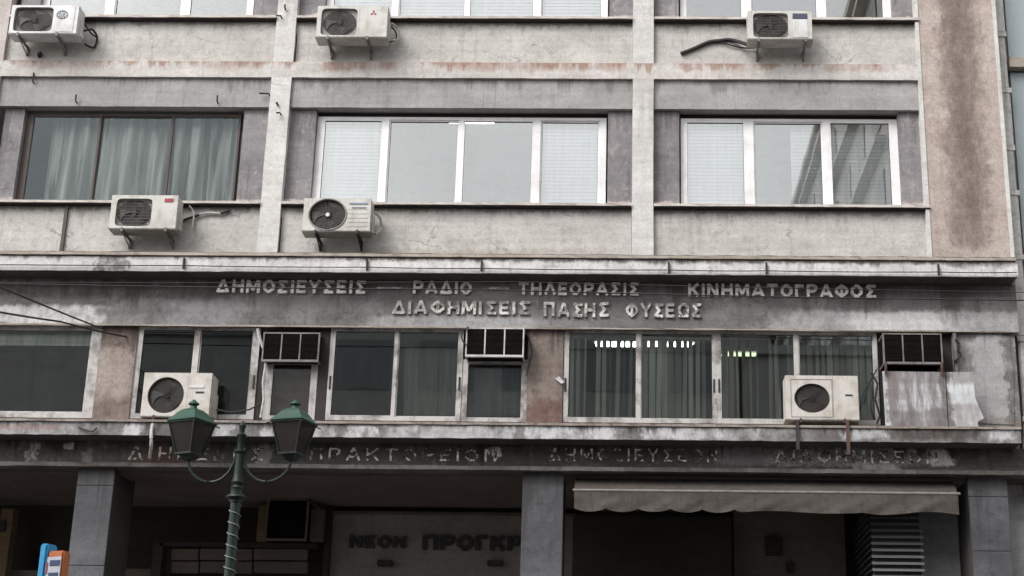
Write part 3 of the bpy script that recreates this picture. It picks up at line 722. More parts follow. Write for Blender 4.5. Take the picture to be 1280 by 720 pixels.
def word(text, x0, x1, z0, z1, Y, th, mat, parent, bold=.2, gap=.2, name='letter', jit=0.0):
    wd = [GL[c_][0] if c_ != ' ' else .4 for c_ in text]
    tot = sum(wd) + gap * (len(wd) - 1); sx = (x1 - x0) / tot; x = x0; base = wloc(parent)
    for ch, w_ in zip(text, wd):
        if ch != ' ':
            vs, fs = glyph_mesh(ch, bold)
            me = bpy.data.meshes.new(name)
            me.from_pydata([(v[0] * sx, -v[2] * th, v[1] * (z1 - z0)) for v in vs], [], fs); me.materials.append(mat)
            bm = bmesh.new(); bm.from_mesh(me); bmesh.ops.recalc_face_normals(bm, faces=bm.faces); bm.to_mesh(me); bm.free()
            o = bpy.data.objects.new(name, me); col.objects.link(o); o.parent = parent
            o.location = Vector((x + random.uniform(-jit, jit), Y - th / 2 - .001, z0 + random.uniform(-jit, jit))) - base
            if jit: o.rotation_euler = (0, random.uniform(-1, 1) * jit * 5, 0)
        x += (w_ + gap) * sx
lb = NB('letter_relief'); n1 = lb.noise((1, 1, 1), 9, 5, .7); n2 = lb.noise((2, 2, 5), 5, 4, .6, off=(2, 2, 2))
c1 = lb.mix(lb.ramp(n1, .44, .58), (.88, .84, .79), (.66, .62, .58)); c1 = lb.mix(lb.math('MULTIPLY', lb.ramp(n2, .56, .68), .6), c1, (.12, .10, .10))
M['letter'] = lb.done(c1, .85, 0, n1, .6, .01)
lb = NB('letter_relief_pale'); n1 = lb.noise((1, 1, 1), 11, 5, .7)
n2 = lb.noise((1, 1, 1), 2.2, 3, .6, off=(5, 0, 1)); c1 = lb.mix(lb.ramp(n1, .44, .58), (.72, .69, .65), (.20, .19, .18)); c1 = lb.mix(lb.math('MULTIPLY', lb.ramp(n2, .46, .56), lb.ramp(n1, .40, .52, 1, .45)), c1, (.30, .285, .28)); M['letter2'] = lb.done(c1, .85, 0, n1, .6, .01)
lb = NB('letter_ghost'); n1 = lb.noise((1, 1, 1), 13, 5, .75); n2 = lb.noise((1, 1, 1), 4, 3, .6)
c1 = lb.mix(lb.ramp(n1, .46, .54), (.04, .032, .03), (.66, .61, .56)); c1 = lb.mix(lb.ramp(n2, .5, .66), c1, (.05, .042, .04)); M['ghost'] = lb.done(c1, .9, 0, n1, .5, .01)
def row(text, px0, px1, py0, py1, Y, th, mat, parent, **k):
    cx = (px0 + px1) / 2; cy = (py0 + py1) / 2
    word(text, X(px0, cy, Y), X(px1, cy, Y), Z(py1, Y, cx), Z(py0, Y, cx), Y, th, mat, parent, **k)
for (t, a, b_, c_, d_) in (('ΔΗΜΟΣΙΕΥΣΕΙΣ', 272, 458, 351.2, 367), ('ΡΑΔΙΟ', 517, 590, 352.5, 368), ('ΤΗΛΕΟΡΑΣΙΣ', 648, 799, 354, 369.5), ('ΚΙΝΗΜΑΤΟΓΡΑΦΟΣ', 860, 1095, 356, 372)):
    row(t, a, b_, c_, d_, YF, .035, M['letter'], fas, jit=.003)
for (a, b_) in ((471, 502), (604, 636)):
    bx(a, b_, 358.6, 361.2, YF - .03, YF + .001, 'dash', M['letter2'], fas)
for (t, a, b_, c_, d_) in (('ΔΙΑΦΗΜΙΣΕΙΣ', 491, 662, 377, 393.2), ('ΠΑΣΗΣ', 680, 761, 379, 396.5), ('ΦΥΣΕΩΣ', 782, 877, 380, 397)):
    row(t, a, b_, c_, d_, YF, .03, M['letter2'], fas, jit=.006)
for (t, a, b_, c_, d_) in (('ΔΙΗΝΕΚΕΣ', 160, 330, 559, 575.5), ('ΠΡΑΚΤΟΡΕΙΟΝ', 387, 622, 560.5, 576), ('ΔΗΜΟΣΙΕΥΣΕΩΝ', 686, 897, 561, 577), ('ΔΙΑΦΗΜΙΣΕΩΝ', 968, 1172, 563, 579)):
    row(t, a, b_, c_, d_, YLF, .006, M['ghost'], lf, bold=.13, gap=.3)
row('ΝΕΟΝ', 438, 507, 670.5, 685, YBK - .12, .04, M['blackm'], sb, bold=.27, gap=.2)
row('ΠΡΟΓΚΡ', 529, 652, 670, 688, YBK - .12, .04, M['blackm'], sb, bold=.27, gap=.18)
# sign spot-lamps on the board
for px_ in (481, 619): bx(px_ - 10, px_ + 9, 700, 707, YBK - .24, YBK - .121, 'lamp_holder', M['blackm'], sb, bevel=.01)

m = MB(); m.tube([tuple(at(a, b_, YB - .02)) for a, b_ in ((98, 534.5), (106, 537), (114, 539.5), (117, 539), (121, 534.5))], .010, 6); m.build('wire_hook', M['blackm'], bm_)
m = MB(); q = at(694, 473, YW1 - .05); m.add([(q.x, q.y, q.z), (q.x + .05, q.y - .03, q.z + .02), (q.x + .12, q.y - .02, q.z - .05), (q.x + .08, q.y, q.z - .07)] + [(q.x + a, q.y + .02, q.z + b_) for a, b_ in ((0, 0), (.05, .02), (.12, -.05), (.08, -.07))],
   [(0, 1, 2, 3), (7, 6, 5, 4), (0, 4, 5, 1), (1, 5, 6, 2), (2, 6, 7, 3), (3, 7, 4, 0)]); part(m, 'white_tag', M['white_frame'])
# ================================================================== OUTDOOR AIR-CONDITIONING UNITS
M['ac_white'] = paint('ac_enamel_white', (.60, .60, .60), (.34, .31, .28), .5, .4, streak=.5)
M['ac_cream'] = paint('ac_enamel_cream', (.52, .505, .47), (.28, .25, .21), .55, .45, streak=.6)
M['ac_beige'] = paint('ac_enamel_beige', (.55, .52, .48), (.30, .25, .20), .6, .45, streak=.6)
M['grill'] = paint('ac_grill_plastic', (.115, .10, .092), (.06, .05, .045), .5, .5)
M['grill_grey'] = paint('ac_grill_grey', (.26, .245, .235), (.14, .12, .11), .5, .5)
M['deep'] = paint('ac_inside', (.030, .026, .024), (.05, .04, .035), .5, .6)
M['fan'] = paint('fan_plastic', (.034, .029, .027), (.02, .02, .02), .5, .4)
M['red'] = paint('red_print', (.27, .035, .045), (.2, .02, .03), .2, .5)
M['navy'] = paint('navy_print', (.05, .052, .095), (.03, .03, .06), .2, .5)
M['greyprint'] = paint('grey_print', (.22, .24, .25), (.14, .15, .16), .2, .5)
M['blueprint'] = paint('blue_print', (.20, .24, .34), (.16, .18, .24), .3, .5)
M['rubber'] = paint('black_rubber', (.018, .016, .016), (.05, .045, .04), .4, .6)
M['lagging'] = paint('white_lagging', (.50, .49, .47), (.16, .14, .13), .6, .8, scale=14)

def ac_unit(px0, px1, py0, py1, depth, gap, body, label, style, Yw=0.0):
    """box on brackets; px/py rect is its front face, gap the space to the wall Yw"""
    Y = Yw - gap - depth
    cx, cy = (px0 + px1) / 2, (py0 + py1) / 2
    x0, x1, z0, z1 = X(px0, cy, Y), X(px1, cy, Y), Z(py1, Y, cx), Z(py0, Y, cx)
    W, H = x1 - x0, z1 - z0
    t = empty('air_conditioner', ((x0 + x1) / 2, Y + depth / 2, z0), label, 'air conditioner', 'outdoor air conditioner units on the facade')
    gx0, gx1, gz0, gz1 = style['g']                       # grill opening as fractions of the face
    a, b_, c_, d_ = x0 + gx0 * W, x0 + gx1 * W, z0 + gz0 * H, z0 + gz1 * H
    rc = style.get('round')
    m_ = MB()
    m_.box(x0, x1, Y + .05, Y + depth, z0 + .012, z1)     # back box
    m_.box(x0 - .012, x1 + .012, Y - .004, Y + depth + .01, z0 - .004, z0 + .014)
    m_.build('casing', body, t, bevel=.008)
    # front plate with a hole (ring of quads from the opening to the rectangle)
    N = 48; ccx, ccz = (a + b_) / 2, (c_ + d_) / 2; rw, rh = (b_ - a) / 2, (d_ - c_) / 2
    def edge(th, k):
        ca, sa = math.cos(th), math.sin(th)
        if k == 'o':
            tx = ((x1 if ca > 0 else x0) - ccx) / ca if abs(ca) > 1e-6 else 1e9
            tz = ((z1 if sa > 0 else z0 + .012) - ccz) / sa if abs(sa) > 1e-6 else 1e9
            r = min(tx, tz); return (ccx + ca * r, ccz + sa * r)
        if rc: return (ccx + ca * rw, ccz + sa * rh)
        n_ = 9.0; r = (abs(ca / rw) ** n_ + abs(sa / rh) ** n_) ** (-1 / n_); return (ccx + ca * r, ccz + sa * r)
    corners = [math.atan2(z - ccz, x - ccx) for x in (x0, x1) for z in (z0 + .012, z1)]
    ths = sorted(set([round(-math.pi + 2 * math.pi * i / N + .001, 5) for i in range(N)] + [round(q, 5) for q in corners]))
    vs = []; fs = []; n_ = len(ths)
    for th in ths:
        o_, i_ = edge(th, 'o'), edge(th, 'i')
        vs += [(o_[0], Y + .055, o_[1]), (o_[0], Y, o_[1]), (i_[0], Y, i_[1]), (i_[0], Y + .045, i_[1])]
    for i in range(n_):
        q = (i + 1) % n_
        for k in range(3): fs.append((i*4+k, i*4+k+1, q*4+k+1, q*4+k))
    m_ = MB(); m_.add(vs, fs); fp = m_.build('front_panel', body, t)
    # fan and grill
    frx, frz = style.get('fr', (rw, rh))
    if style.get('fr'): frx *= W / 2; frz *= H / 2
    m_ = MB(); m_.box(a - .01, b_ + .01, Y + .047, Y + .049, c_ - .01, d_ + .01); m_.build('recess', style.get('rm', M['grill']), t)
    m_ = MB()
    rr = min(frx, frz * 1.02)
    vs = [(ccx + math.cos(2*math.pi*i/40) * frx, Y + .040, ccz + math.sin(2*math.pi*i/40) * frz) for i in range(40)]
    m_.add(vs, [tuple(range(40))]); m_.build('fan_opening', M['deep'], t)
    m_ = MB()
    for k in range(3):
        t0 = 2 * math.pi * k / 3 + style.get('rot', .4); p_ = []
        for s_ in range(7):
            f_ = s_ / 6; r = .18 + .76 * f_
            p_.append((ccx + math.cos(t0 + .35 * f_) * frx * r, Y + .036, ccz + math.sin(t0 + .35 * f_) * frz * r))
        for s_ in range(7):
            f_ = 1 - s_ / 6; r = .18 + .76 * f_
            p_.append((ccx + math.cos(t0 + .55 + .75 * f_) * frx * r, Y + .026, ccz + math.sin(t0 + .55 + .75 * f_) * frz * r))
        m_.add(p_, [tuple(range(14))])
    m_.lathe((ccx, Y + .03, ccz), [(frx * .17, 0), (frx * .15, -.012)], 16, axis='y')
    m_.build('fan', M['fan'], t)
    m_ = MB(); gr = style.get('bars', 'rings'); r_ = .0019
    if gr in ('rings', 'both'):
        for q in range(1, 7):
            f_ = q / 6.05
            m_.tube([(ccx + math.cos(2*math.pi*i/28) * frx * f_, Y + .012, ccz + math.sin(2*math.pi*i/28) * frz * f_) for i in range(29)], r_, 4, cap=False)
        for q in range(8):
            th = math.pi * q / 8 + .2
            m_.tube([(ccx - math.cos(th) * frx, Y + .016, ccz - math.sin(th) * frz), (ccx + math.cos(th) * frx, Y + .016, ccz + math.sin(th) * frz)], r_, 4)
    if gr in ('bars', 'both'):
        nb_ = style.get('nb', 9)
        for q in range(nb_):
            zz = c_ + (d_ - c_) * (q + .5) / nb_
            m_.tube([(a + .004, Y + .010, zz), (b_ - .004, Y + .010, zz)], .0045, 4)
        for q in range(1, 4):
            xx = a + (b_ - a) * q / 4; m_.tube([(xx, Y + .016, c_ + .003), (xx, Y + .016, d_ - .003)], .003, 4)
    m_.build('guard', style.get('gm', M['grill']), t)
    if style.get('rim'):
        m_ = MB(); m_.tube([(ccx + math.cos(2*math.pi*i/40) * frx * 1.03, Y - .002, ccz + math.sin(2*math.pi*i/40) * frz * 1.03) for i in range(41)], .011, 6, cap=False)
        m_.build('rim', M[style['rim']], t, smooth=True)
    if style.get('sq'):                                   # pressed square surround of the round opening
        q_ = style['sq']; m_ = MB(); ring(m_, x0 + q_[0] * W, x0 + q_[1] * W, z0 + q_[2] * H, z0 + q_[3] * H, .008, Y - .004, Y + .001); m_.build('surround', M['grill_grey'], t)
    if style.get('hub'):
        m_ = MB(); m_.lathe((ccx, Y + .012, ccz), [(.030, 0), (.026, -.014)], 14, axis='y'); m_.build('hub', M['ac_white'], t)
    # panel joints and prints on the right part
    u = lambda f_: x0 + f_ * W
    v = lambda f_: z0 + f_ * H
    m_ = MB()
    if style.get('seam'): m_.box(u(style['seam']) - .002, u(style['seam']) + .002, Y - .0015, Y + .001, z0 + .016, z1 - .003)
    for f_ in style.get('lines', ()): m_.box(u(.66), u(.97), Y - .002, Y + .001, v(f_) - .003, v(f_) + .003)
    if m_.v: m_.build('seam', M['grill_grey'], t)
    if style.get('plate'):
        p_ = style['plate']; m_ = MB(); m_.box(u(p_[0]), u(p_[1]), Y - .006, Y + .001, v(p_[2]), v(p_[3])); m_.build('cover_plate', M['ac_white'], t, bevel=.003)
    for (pr, mat_) in style.get('prints', ()):
        m_ = MB(); m_.box(u(pr[0]), u(pr[1]), Y - .0085, Y + .001, v(pr[2]), v(pr[3])); m_.build('badge', M[mat_], t)
    if style.get('logo') == 'diamonds':
        m_ = MB(); lx, lz, s_ = u(.80), v(.77), .052
        for th in (90, 210, 330):
            d0 = Vector((math.cos(R(th)), math.sin(R(th)))); c2 = Vector((lx, lz)) + d0 * s_ * .52
            pr = Vector((-d0.y, d0.x)); pp = [c2 + d0 * s_ * .5, c2 + pr * s_ * .29, c2 - d0 * s_ * .5, c2 - pr * s_ * .29]
            m_.add([(p.x, Y - .003, p.y) for p in pp] + [(p.x, Y + .001, p.y) for p in pp], [(0, 1, 2, 3)] + [(i, (i+1) % 4, (i+1) % 4 + 4, i + 4) for i in range(4)])
        m_.build('logo', M['red'], t)
    if style.get('logo') == 'monogram':
        m_ = MB(); lx, lz = u(.765), v(.66); rx_, rz_ = .075, .062
        m_.tube([(lx + math.cos(2*math.pi*i/28) * rx_, Y - .008, lz + math.sin(2*math.pi*i/28) * rz_) for i in range(29)], .006, 4, cap=False)
        for k in range(8):
            th = 2 * math.pi * k / 8 + .3
            m_.tube([(lx + math.cos(th + q * .35) * rx_ * (.95 - q * .16), Y - .008, lz + math.sin(th + q * .35) * rz_ * (.95 - q * .16)) for q in range(3)], .004, 4)
        lg = m_.build('logo', M['greyprint'], t)
        word('GE', lx - .042, lx + .042, lz - .026, lz + .026, Y - .006, .004, M['greyprint'], t, bold=.17, gap=.15)
    if style.get('text'):
        for (tx, a_, b2, c2, d2, mt) in style['text']:
            word(tx, u(a_), u(b2), v(c2), v(d2), Y, .003, M[mt], t, bold=.015, gap=.1)
    # right-hand service cover and pipe valves
    m_ = MB(); m_.box(x1 - .001, x1 + .022, Y + depth * .45, Y + depth * .95, z0 + .03, z0 + H * .62); m_.build('valve_cover', body, t, bevel=.006)
    # brackets: two arms fixed to the wall, with a diagonal strut each
    for bxf in style.get('br', (.16, .84)):
        xx = u(bxf); m_ = MB(); bm2 = M[style.get('bm', 'greym')]
        m_.box(xx - .014, xx + .014, Y - .012, Yw + .005, z0 - .034, z0 - .006)
        m_.box(xx - .014, xx + .014, Yw - .03, Yw + .003, z0 - .14, z0 - .035)
        m_.tube([(xx, Y + .08, z0 - .04), (xx, Yw - .015, z0 - .13)], .008, 6)
        m_.box(xx - .012, xx + .012, Y - .014, Y - .004, z0 - .008, z0 + .02)
        m_.build('bracket', bm2, t)
    return t, (x0, x1, Y, z0, z1)

def pipe(par, pts, r, mat, name='hose', n=7):
    # Catmull-Rom smoothing through world points
    P = [Vector(p) for p in pts]; out = []
    for i in range(len(P) - 1):
        p0, p1, p2, p3 = P[max(i-1, 0)], P[i], P[i+1], P[min(i+2, len(P)-1)]
        for k in range(6):
            t_ = k / 6; out.append(.5 * ((2*p1) + (-p0+p2)*t_ + (2*p0-5*p1+4*p2-p3)*t_*t_ + (-p0+3*p1-3*p2+p3)*t_**3))
    out.append(P[-1])
    m_ = MB(); m_.tube(out, r, n); return m_.build(name, mat, par, smooth=True)

A = {}
A['ge'] = ac_unit(13, 97, 6.5, 42, .25, .15, M['ac_white'], 'white air conditioner with wide dark grill and round grey monogram, at the top left',
    dict(g=(.05, .63, .08, .93), fr=(.52, .82), rm=M['grill'], bars='rings', plate=(.67, .95, .06, .95), logo='monogram', br=(.14, .72), bm='greym'))
A['mit'] = ac_unit(396, 484, 7.5, 46.5, .25, .15, M['ac_cream'], 'cream air conditioner with a square brown grill and three red diamonds, top centre',
    dict(g=(.06, .575, .06, .92), fr=(.47, .80), rm=M['grill_grey'], bars='rings', seam=.6, logo='diamonds', br=(.17, .73)))
A['navy'] = ac_unit(935, 1015, 13.5, 49, .25, .15, M['ac_cream'], 'cream air conditioner with navy badge and a thick black cable running left',
    dict(g=(.08, .63, .06, .92), fr=(.53, .86), rm=M['grill_grey'], bars='bars', nb=9, prints=(((.70, .93, .72, .90), 'navy'),), plate=(.70, .93, .06, .70), br=(.17, .9)))
A['redb'] = ac_unit(138, 221, 244, 286, .25, .15, M['ac_cream'], 'cream air conditioner with a small red badge and barred grill under the curtained window',
    dict(g=(.08, .62, .08, .90), fr=(.52, .80), rm=M['grill_grey'], bars='bars', nb=9, prints=(((.80, .93, .80, .90), 'red'),), br=(.2, .86)))
A['hub'] = ac_unit(379, 463, 248, 289, .25, .15, M['ac_cream'], 'white air conditioner with big round brown grill and pale hub, beside the left pilaster',
    dict(g=(.09, .635, .045, .965), round=True, fr=(.545, .92), rm=M['grill'], gm=M['grill'], bars='rings', rim='grill_grey', hub=True, lines=(.14, .27, .40, .53, .66),
         prints=(((.675, .955, .825, .865), 'blueprint'), ((.72, .93, .71, .735), 'greyprint')), br=(.2, .82), bm='blackm'))
A['low1'] = ac_unit(178, 263, 466, 521, .32, .05, M['ac_beige'], 'large beige air conditioner on the sill behind the left lantern',
    dict(g=(.075, .61, .08, .90), round=True, fr=(.52, .80), rm=M['deep'], gm=M['deep'], bars='rings', seam=.66, prints=(((.78, .90, .545, .575), 'rubber'), ((.68, .90, .66, .72), 'ac_white')), br=(.2, .8), bm='rustm'), Yw=-.0)
A['low2'] = ac_unit(982, 1073, 469.5, 525, .32, .05, M['ac_beige'], 'large beige air conditioner with rusty lower edge on the sill, beside the sheet metal panel',
    dict(g=(.12, .61, .16, .82), round=True, fr=(.47, .64), rm=M['deep'], sq=(.07, .645, .06, .92), gm=M['deep'], bars='rings', seam=.655, prints=(((.82, .92, .55, .575), 'rubber'),), br=(.2, .8), bm='rustm'), Yw=-.0)

# hoses and cables of the units
t, (x0, x1, Y, z0, z1) = A['ge']
pipe(t, [(x1 + .03, -.2, z0 + .15), (x1 + .12, -.14, z0 + .2), (x1 + .17, -.06, z0 + .12), (x1 + .13, -.03, z0 - .02), (x1 + .02, -.1, z0 + .0)], .016, M['rubber'])
pipe(t, [(x1 + .03, -.2, z0 + .25), (x1 + .1, -.10, z0 + .16), (x1 + .16, -.03, z0 + .14)], .012, M['rubber'])
t, (x0, x1, Y, z0, z1) = A['mit']
pipe(t, [(x1 + .02, -.2, z0 + .33), (x1 + .11, -.12, z0 + .28), (x1 + .12, -.1, z0 + .14), (x1 + .03, -.2, z0 + .06)], .012, M['lagging'])
pipe(t, [(x1 + .02, -.2, z0 + .27), (x1 + .08, -.14, z0 + .22), (x1 + .085, -.12, z0 + .12), (x1 + .02, -.2, z0 + .03)], .011, M['rubber'])
t, (x0, x1, Y, z0, z1) = A['navy']
p = [at(a, b_, -.03) for a, b_ in ((934, 47), (915, 50), (898, 51), (885, 53), (869, 60), (851, 67))]
pipe(t, [(x0 + .02, -.15, z0 + .04)] + [tuple(q) for q in p[1:]], [.0] * 0 or .026, M['rubber'])
p = [at(a, b_, -.03) for a, b_ in ((901, 52), (915, 57), (932, 60), (944, 60))]
pipe(t, [tuple(q) for q in p], .010, M['rubber'])
t, (x0, x1, Y, z0, z1) = A['redb']
p = [at(a, b_, -.035) for a, b_ in ((228, 277), (239, 272), (249, 268.5), (261, 266), (276, 267), (287, 263))]
for i_, (k0, k1) in enumerate(((0, 2), (2, 4), (4, 6))):
    q = p[k0:k1 + 1] if k1 < 6 else p[k0:]
    pipe(t, [tuple(v_) for v_ in (([Vector((x1 + .0, -.15, z0 + .06))] if i_ == 0 else []) + q)], .019 if i_ != 1 else .015, M['rubber'] if i_ != 1 else M['lagging'])
pipe(t, [(x1 + .06, -.10, z0 + .45), (x1 + .12, -.05, z0 + .36), (x1 + .12, -.04, z0 + .15)], .012, M['lagging'])
t, (x0, x1, Y, z0, z1) = A['hub']
pipe(t, [(x1 + .02, -.15, z0 + .36), (x1 + .08, -.08, z0 + .30), (x1 + .09, -.06, z0 + .16), (x1 + .03, -.12, z0 + .07)], .018, M['lagging'])
t, (x0, x1, Y, z0, z1) = A['low1']
pipe(t, [(X(192, 524, -.3), -.30, z0 - .01), (X(190, 540, -.37), -.39, Z(540, -.39, 190)), (X(189.5, 556, -.37), -.385, Z(556, -.385, 190)), (X(188, 572, -.1), -.13, Z(572, -.13, 188))], .022, M['lagging'], 'drain_hose')
t, (x0, x1, Y, z0, z1) = A['low2']
for a, b_, mt in ((997, 562, 'blackm'), (1060, 568, 'rustm')):
    m_ = MB(); m_.box(X(a - 2, 545, -.40), X(a + 2, 545, -.40), -.405, -.385, Z(b_, -.4, a), z0 - .01); m_.build('bracket_leg', M[mt], t)

# ================================================================== BOXED WINDOW AIR CONDITIONERS
M['frame_dirty'] = paint('dirty_frame', (.19, .18, .17), (.07, .06, .055), .8, .5, obj=False)
M['frame_white'] = paint('pale_frame', (.50, .49, .47), (.16, .14, .13), .6, .5, obj=False)
M['fins'] = paint('dark_fins', (.006, .005, .0048), (.012, .009, .008), .5, .95, spec=.05)
def boxed_ac(px0, px1, py0, py1, Y, divs, label, fr='frame_dirty', side_px=0):
    cx, cy = (px0 + px1) / 2, (py0 + py1) / 2
    x0, x1, z0, z1 = X(px0, cy, Y), X(px1, cy, Y), Z(py1, Y, cx), Z(py0, Y, cx)
    t = empty('window_air_conditioner', ((x0 + x1) / 2, Y, z0), label, 'air conditioner', 'boxed air conditioners set in the window openings')
    m_ = MB(); m_.box(x0 + .012, x1 - .012, Y + .05, YW1 + .12, z0 + .015, z1 - .01); m_.build('casing', M['fins'], t)
    m_ = MB(); f = .022
    ring(m_, x0, x1, z0, z1, f * .8, Y, Y + .05, wb=f * 1.3)
    for d in divs: xx = x0 + (x1 - x0) * d; m_.box(xx - f * .4, xx + f * .4, Y + .002, Y + .045, z0 + f * 1.3, z1 - f)
    for xx in (x0, x1 - f * .8): m_.box(xx, xx + f * .8, Y + .051, YW1, z0, z0 + f); m_.box(xx, xx + f * .8, Y + .051, YW1, z1 - f, z1)
    m_.build('frame', M[fr], t)
    m_ = MB(); m_.box(x0 + .018, x1 - .018, Y + .008, Y + .012, z0 + .02, z1 - .015); nf = 4
    for q in range(nf):
        zz = z0 + .06 + (z1 - z0 - .06) * q / nf
        m_.add([(x0 + .02, Y + .004, zz), (x1 - .02, Y + .004, zz), (x1 - .02, Y + .045, zz + .022), (x0 + .02, Y + .045, zz + .022),
                (x0 + .02, Y + .004, zz - .006), (x1 - .02, Y + .004, zz - .006), (x1 - .02, Y + .047, zz + .018), (x0 + .02, Y + .047, zz + .018)], [(0, 1, 2, 3), (7, 6, 5, 4), (0, 4, 5, 1), (3, 2, 6, 7)])
    m_.build('louvres', M['fins'], t)
    return t, (x0, x1, z0, z1)
t, g = boxed_ac(328, 399, 415.5, 452, -.10, (.33, .66), 'dark boxed air conditioner with dull thin frame above the right lantern')
t, g = boxed_ac(582, 655, 409.5, 446, -.20, (.33, .665), 'boxed air conditioner with bright white frame bars and looped black cable', fr='frame_white')
pipe(t, [tuple(at(a, b_, -.22)) for a, b_ in ((586, 409), (579, 413), (577, 420), (579, 427), (583, 431))], .010, M['rubber'])
pipe(t, [tuple(at(a, b_, -.08)) for a, b_ in ((657, 414), (663, 428), (665, 442), (661, 456), (658, 470))], .011, M['rubber'])
t, g = boxed_ac(1104, 1178, 416.5, 455, -.28, (.335, .665), 'boxed air conditioner at the far right, on rusty struts above the leaning sheet metal')
m_ = MB()
for a in (1107, 1177):
    xx = X(a, 455, -.29); m_.tube([(xx, -.30, g[2] + .02), (xx, -.30, g[2] - .05), (xx + .004, -.27, g[2] - .14)], .018, 6)
m_.build('strut', M['rustm'], t)
m_ = MB(); m_.box(X(1192, 440, -.0), X(1196, 440, -.0), -.02, .03, Z(466, 0, 1194), Z(414, 0, 1194)); m_.build('side_post', M['frame_dirty'], t)
pipe(t, [tuple(at(a, b_, -.04)) for a, b_ in ((1194, 424), (1199, 430), (1198, 438), (1201, 444), (1193, 452))], .014, M['rubber'])

# black box hanging below the soffit behind the street lamp
Yq = YBK - .75
q0, q1 = at(334, 622, Yq), at(383, 676, Yq)
t = empty('window_air_conditioner', ((q0.x + q1.x) / 2, Yq, q1.z), 'black boxed unit hanging below the dark soffit to the right of the street lamp', 'air conditioner', 'boxed air conditioners set in the window openings')
m_ = MB(); m_.box(q0.x + .03, q1.x - .03, Yq + .03, Yq + .5, q1.z + .03, q0.z - .03); m_.build('casing', M['fins'], t, bevel=.02)
m_ = MB(); ring(m_, q0.x, q1.x, q1.z, q0.z, .03, Yq, Yq + .04); m_.box(q0.x + .02, q0.x + .05, Yq + .1, Yq + .13, q0.z - .01, zsof - .06); m_.box(q1.x - .05, q1.x - .02, Yq + .1, Yq + .13, q0.z - .01, zsof - .06); m_.build('frame', M['shop_tan'], t)
pipe(t, [tuple(at(a, b_, Yq)) for a, b_ in ((383, 622), (390, 628), (398, 634), (405, 637))], .02, M['rubber'])

# leaning sheet metal panels
M['zinc'] = concrete('stained_zinc_sheet', (.42, .42, .43), (.50, .51, .52), (.17, .145, .14), .3, .85, .08, off=60, rough=.5,
    overlays=[(bz(1112, 455, 1225, 480, -.25, .08, .05), (.16, .14, .135), .6, .6, 1), (bz(1105, 455, 1190, 545, -.25, .05, .05), (.12, .10, .098), .85, 1.0, .22), (bz(1115, 512, 1180, 545, -.25, .1, .05), (.13, .11, .105), .85, .6, .5), (bz(1105, 460, 1135, 500, -.25, .1, .05), (.17, .145, .14), .7, .6, .4), (bz(1186, 505, 1230, 540, -.25, .1, .05), (.2, .17, .165), .7, .7, .3), (bz(1177, 460, 1186, 540, -.25, .02, .05), (.10, .085, .08), .8, .3)])
def sheet(pts, Y0, Y1, label):
    n_ = len(pts); ya_, yb_ = min(q[1] for q in pts), max(q[1] for q in pts); ys = [Y0 + (Y1 - Y0) * (q[1] - ya_) / (yb_ - ya_) for q in pts]
    f_ = [at(a, b_, y_) for (a, b_), y_ in zip(pts, ys)]; cx_ = sum((v_ for v_ in f_), Vector()) / n_
    m_ = MB(); vv = [tuple(v_) for v_ in f_] + [(v_.x, v_.y + .012, v_.z) for v_ in f_]
    m_.add(vv, [tuple(range(n_)), tuple(range(2 * n_ - 1, n_ - 1, -1))] + [(i, (i+1) % n_, n_ + (i+1) % n_, n_ + i) for i in range(n_)])
    # fold along the top edge
    return m_.build('metal_sheet', M['zinc'], loc=(cx_.x, cx_.y, min(v_.z for v_ in f_)), label=label, cat='metal sheet', group='metal sheets leaning on the sill')
sheet([(1103, 464), (1181, 465), (1185, 533), (1107, 532)], -.24, -.34, 'wide grey metal sheet with dark vertical drip stains under the far right boxed air conditioner')
sheet([(1182, 465), (1216, 465), (1219, 497), (1230, 523), (1222, 527), (1223.5, 534), (1186, 533.5)], -.22, -.33, 'narrow pale metal sheet with a torn lower right corner')

# ================================================================== CURTAINS, BLINDS, ROOM LAMPS
def drape(x0, x1, z0, z1, Y, amp, per, mat, label, cat='curtain', name='curtain', group=None, lean=0.0):
    n_ = max(8, int((x1 - x0) / .02)); vs = []; fs = []; rows = 7; ph = random.uniform(0, 6)
    for j in range(rows + 1):
        f_ = j / rows
        for i in range(n_ + 1):
            x = x0 + (x1 - x0) * i / n_
            u_ = x / per * 2 * math.pi + ph
            a_ = amp * (.45 + .55 * (1 - f_)) * (math.sin(u_ + .5 * math.sin(u_ * .37) + f_ * .5) + .45 * math.sin(u_ * 2.3 + 1.1 - f_ * .8))
            vs.append((x + lean * (1 - f_) * .1 + .015 * math.sin(u_ * .6 + f_ * 2), Y + a_, z0 + (z1 - z0) * f_ + (.01 * math.sin(u_) if j == 0 else 0)))
    for j in range(rows):
        for i in range(n_): q = j * (n_ + 1) + i; fs.append((q, q + 1, q + n_ + 2, q + n_ + 1))
    m_ = MB(); m_.add(vs, fs); o = m_.build(name, mat, loc=((x0 + x1) / 2, Y, z0), smooth=False, label=label, cat=cat, group=group)
    for p_ in o.data.polygons: p_.use_smooth = True
    return o
zc0, zc1 = zW0 + .03, zW1 + .05
gq = 'grey curtains of the old window'
drape(X(60, 190, .3), X(119, 190, .3), zc0, zc1, .36, .11, .27, M['curtain'], 'pale grey green curtain in the left third of the old second floor window', group=gq)
drape(X(123, 190, .3), X(211, 190, .3), zc0, zc1, .36, .10, .23, M['curtain'], 'pale grey green curtain in the middle third of the old second floor window', group=gq)
drape(X(214, 190, .3), X(299, 190, .3), zc0, zc1, .36, .11, .25, M['curtain'], 'pale grey green curtain in the right third of the old second floor window', group=gq)
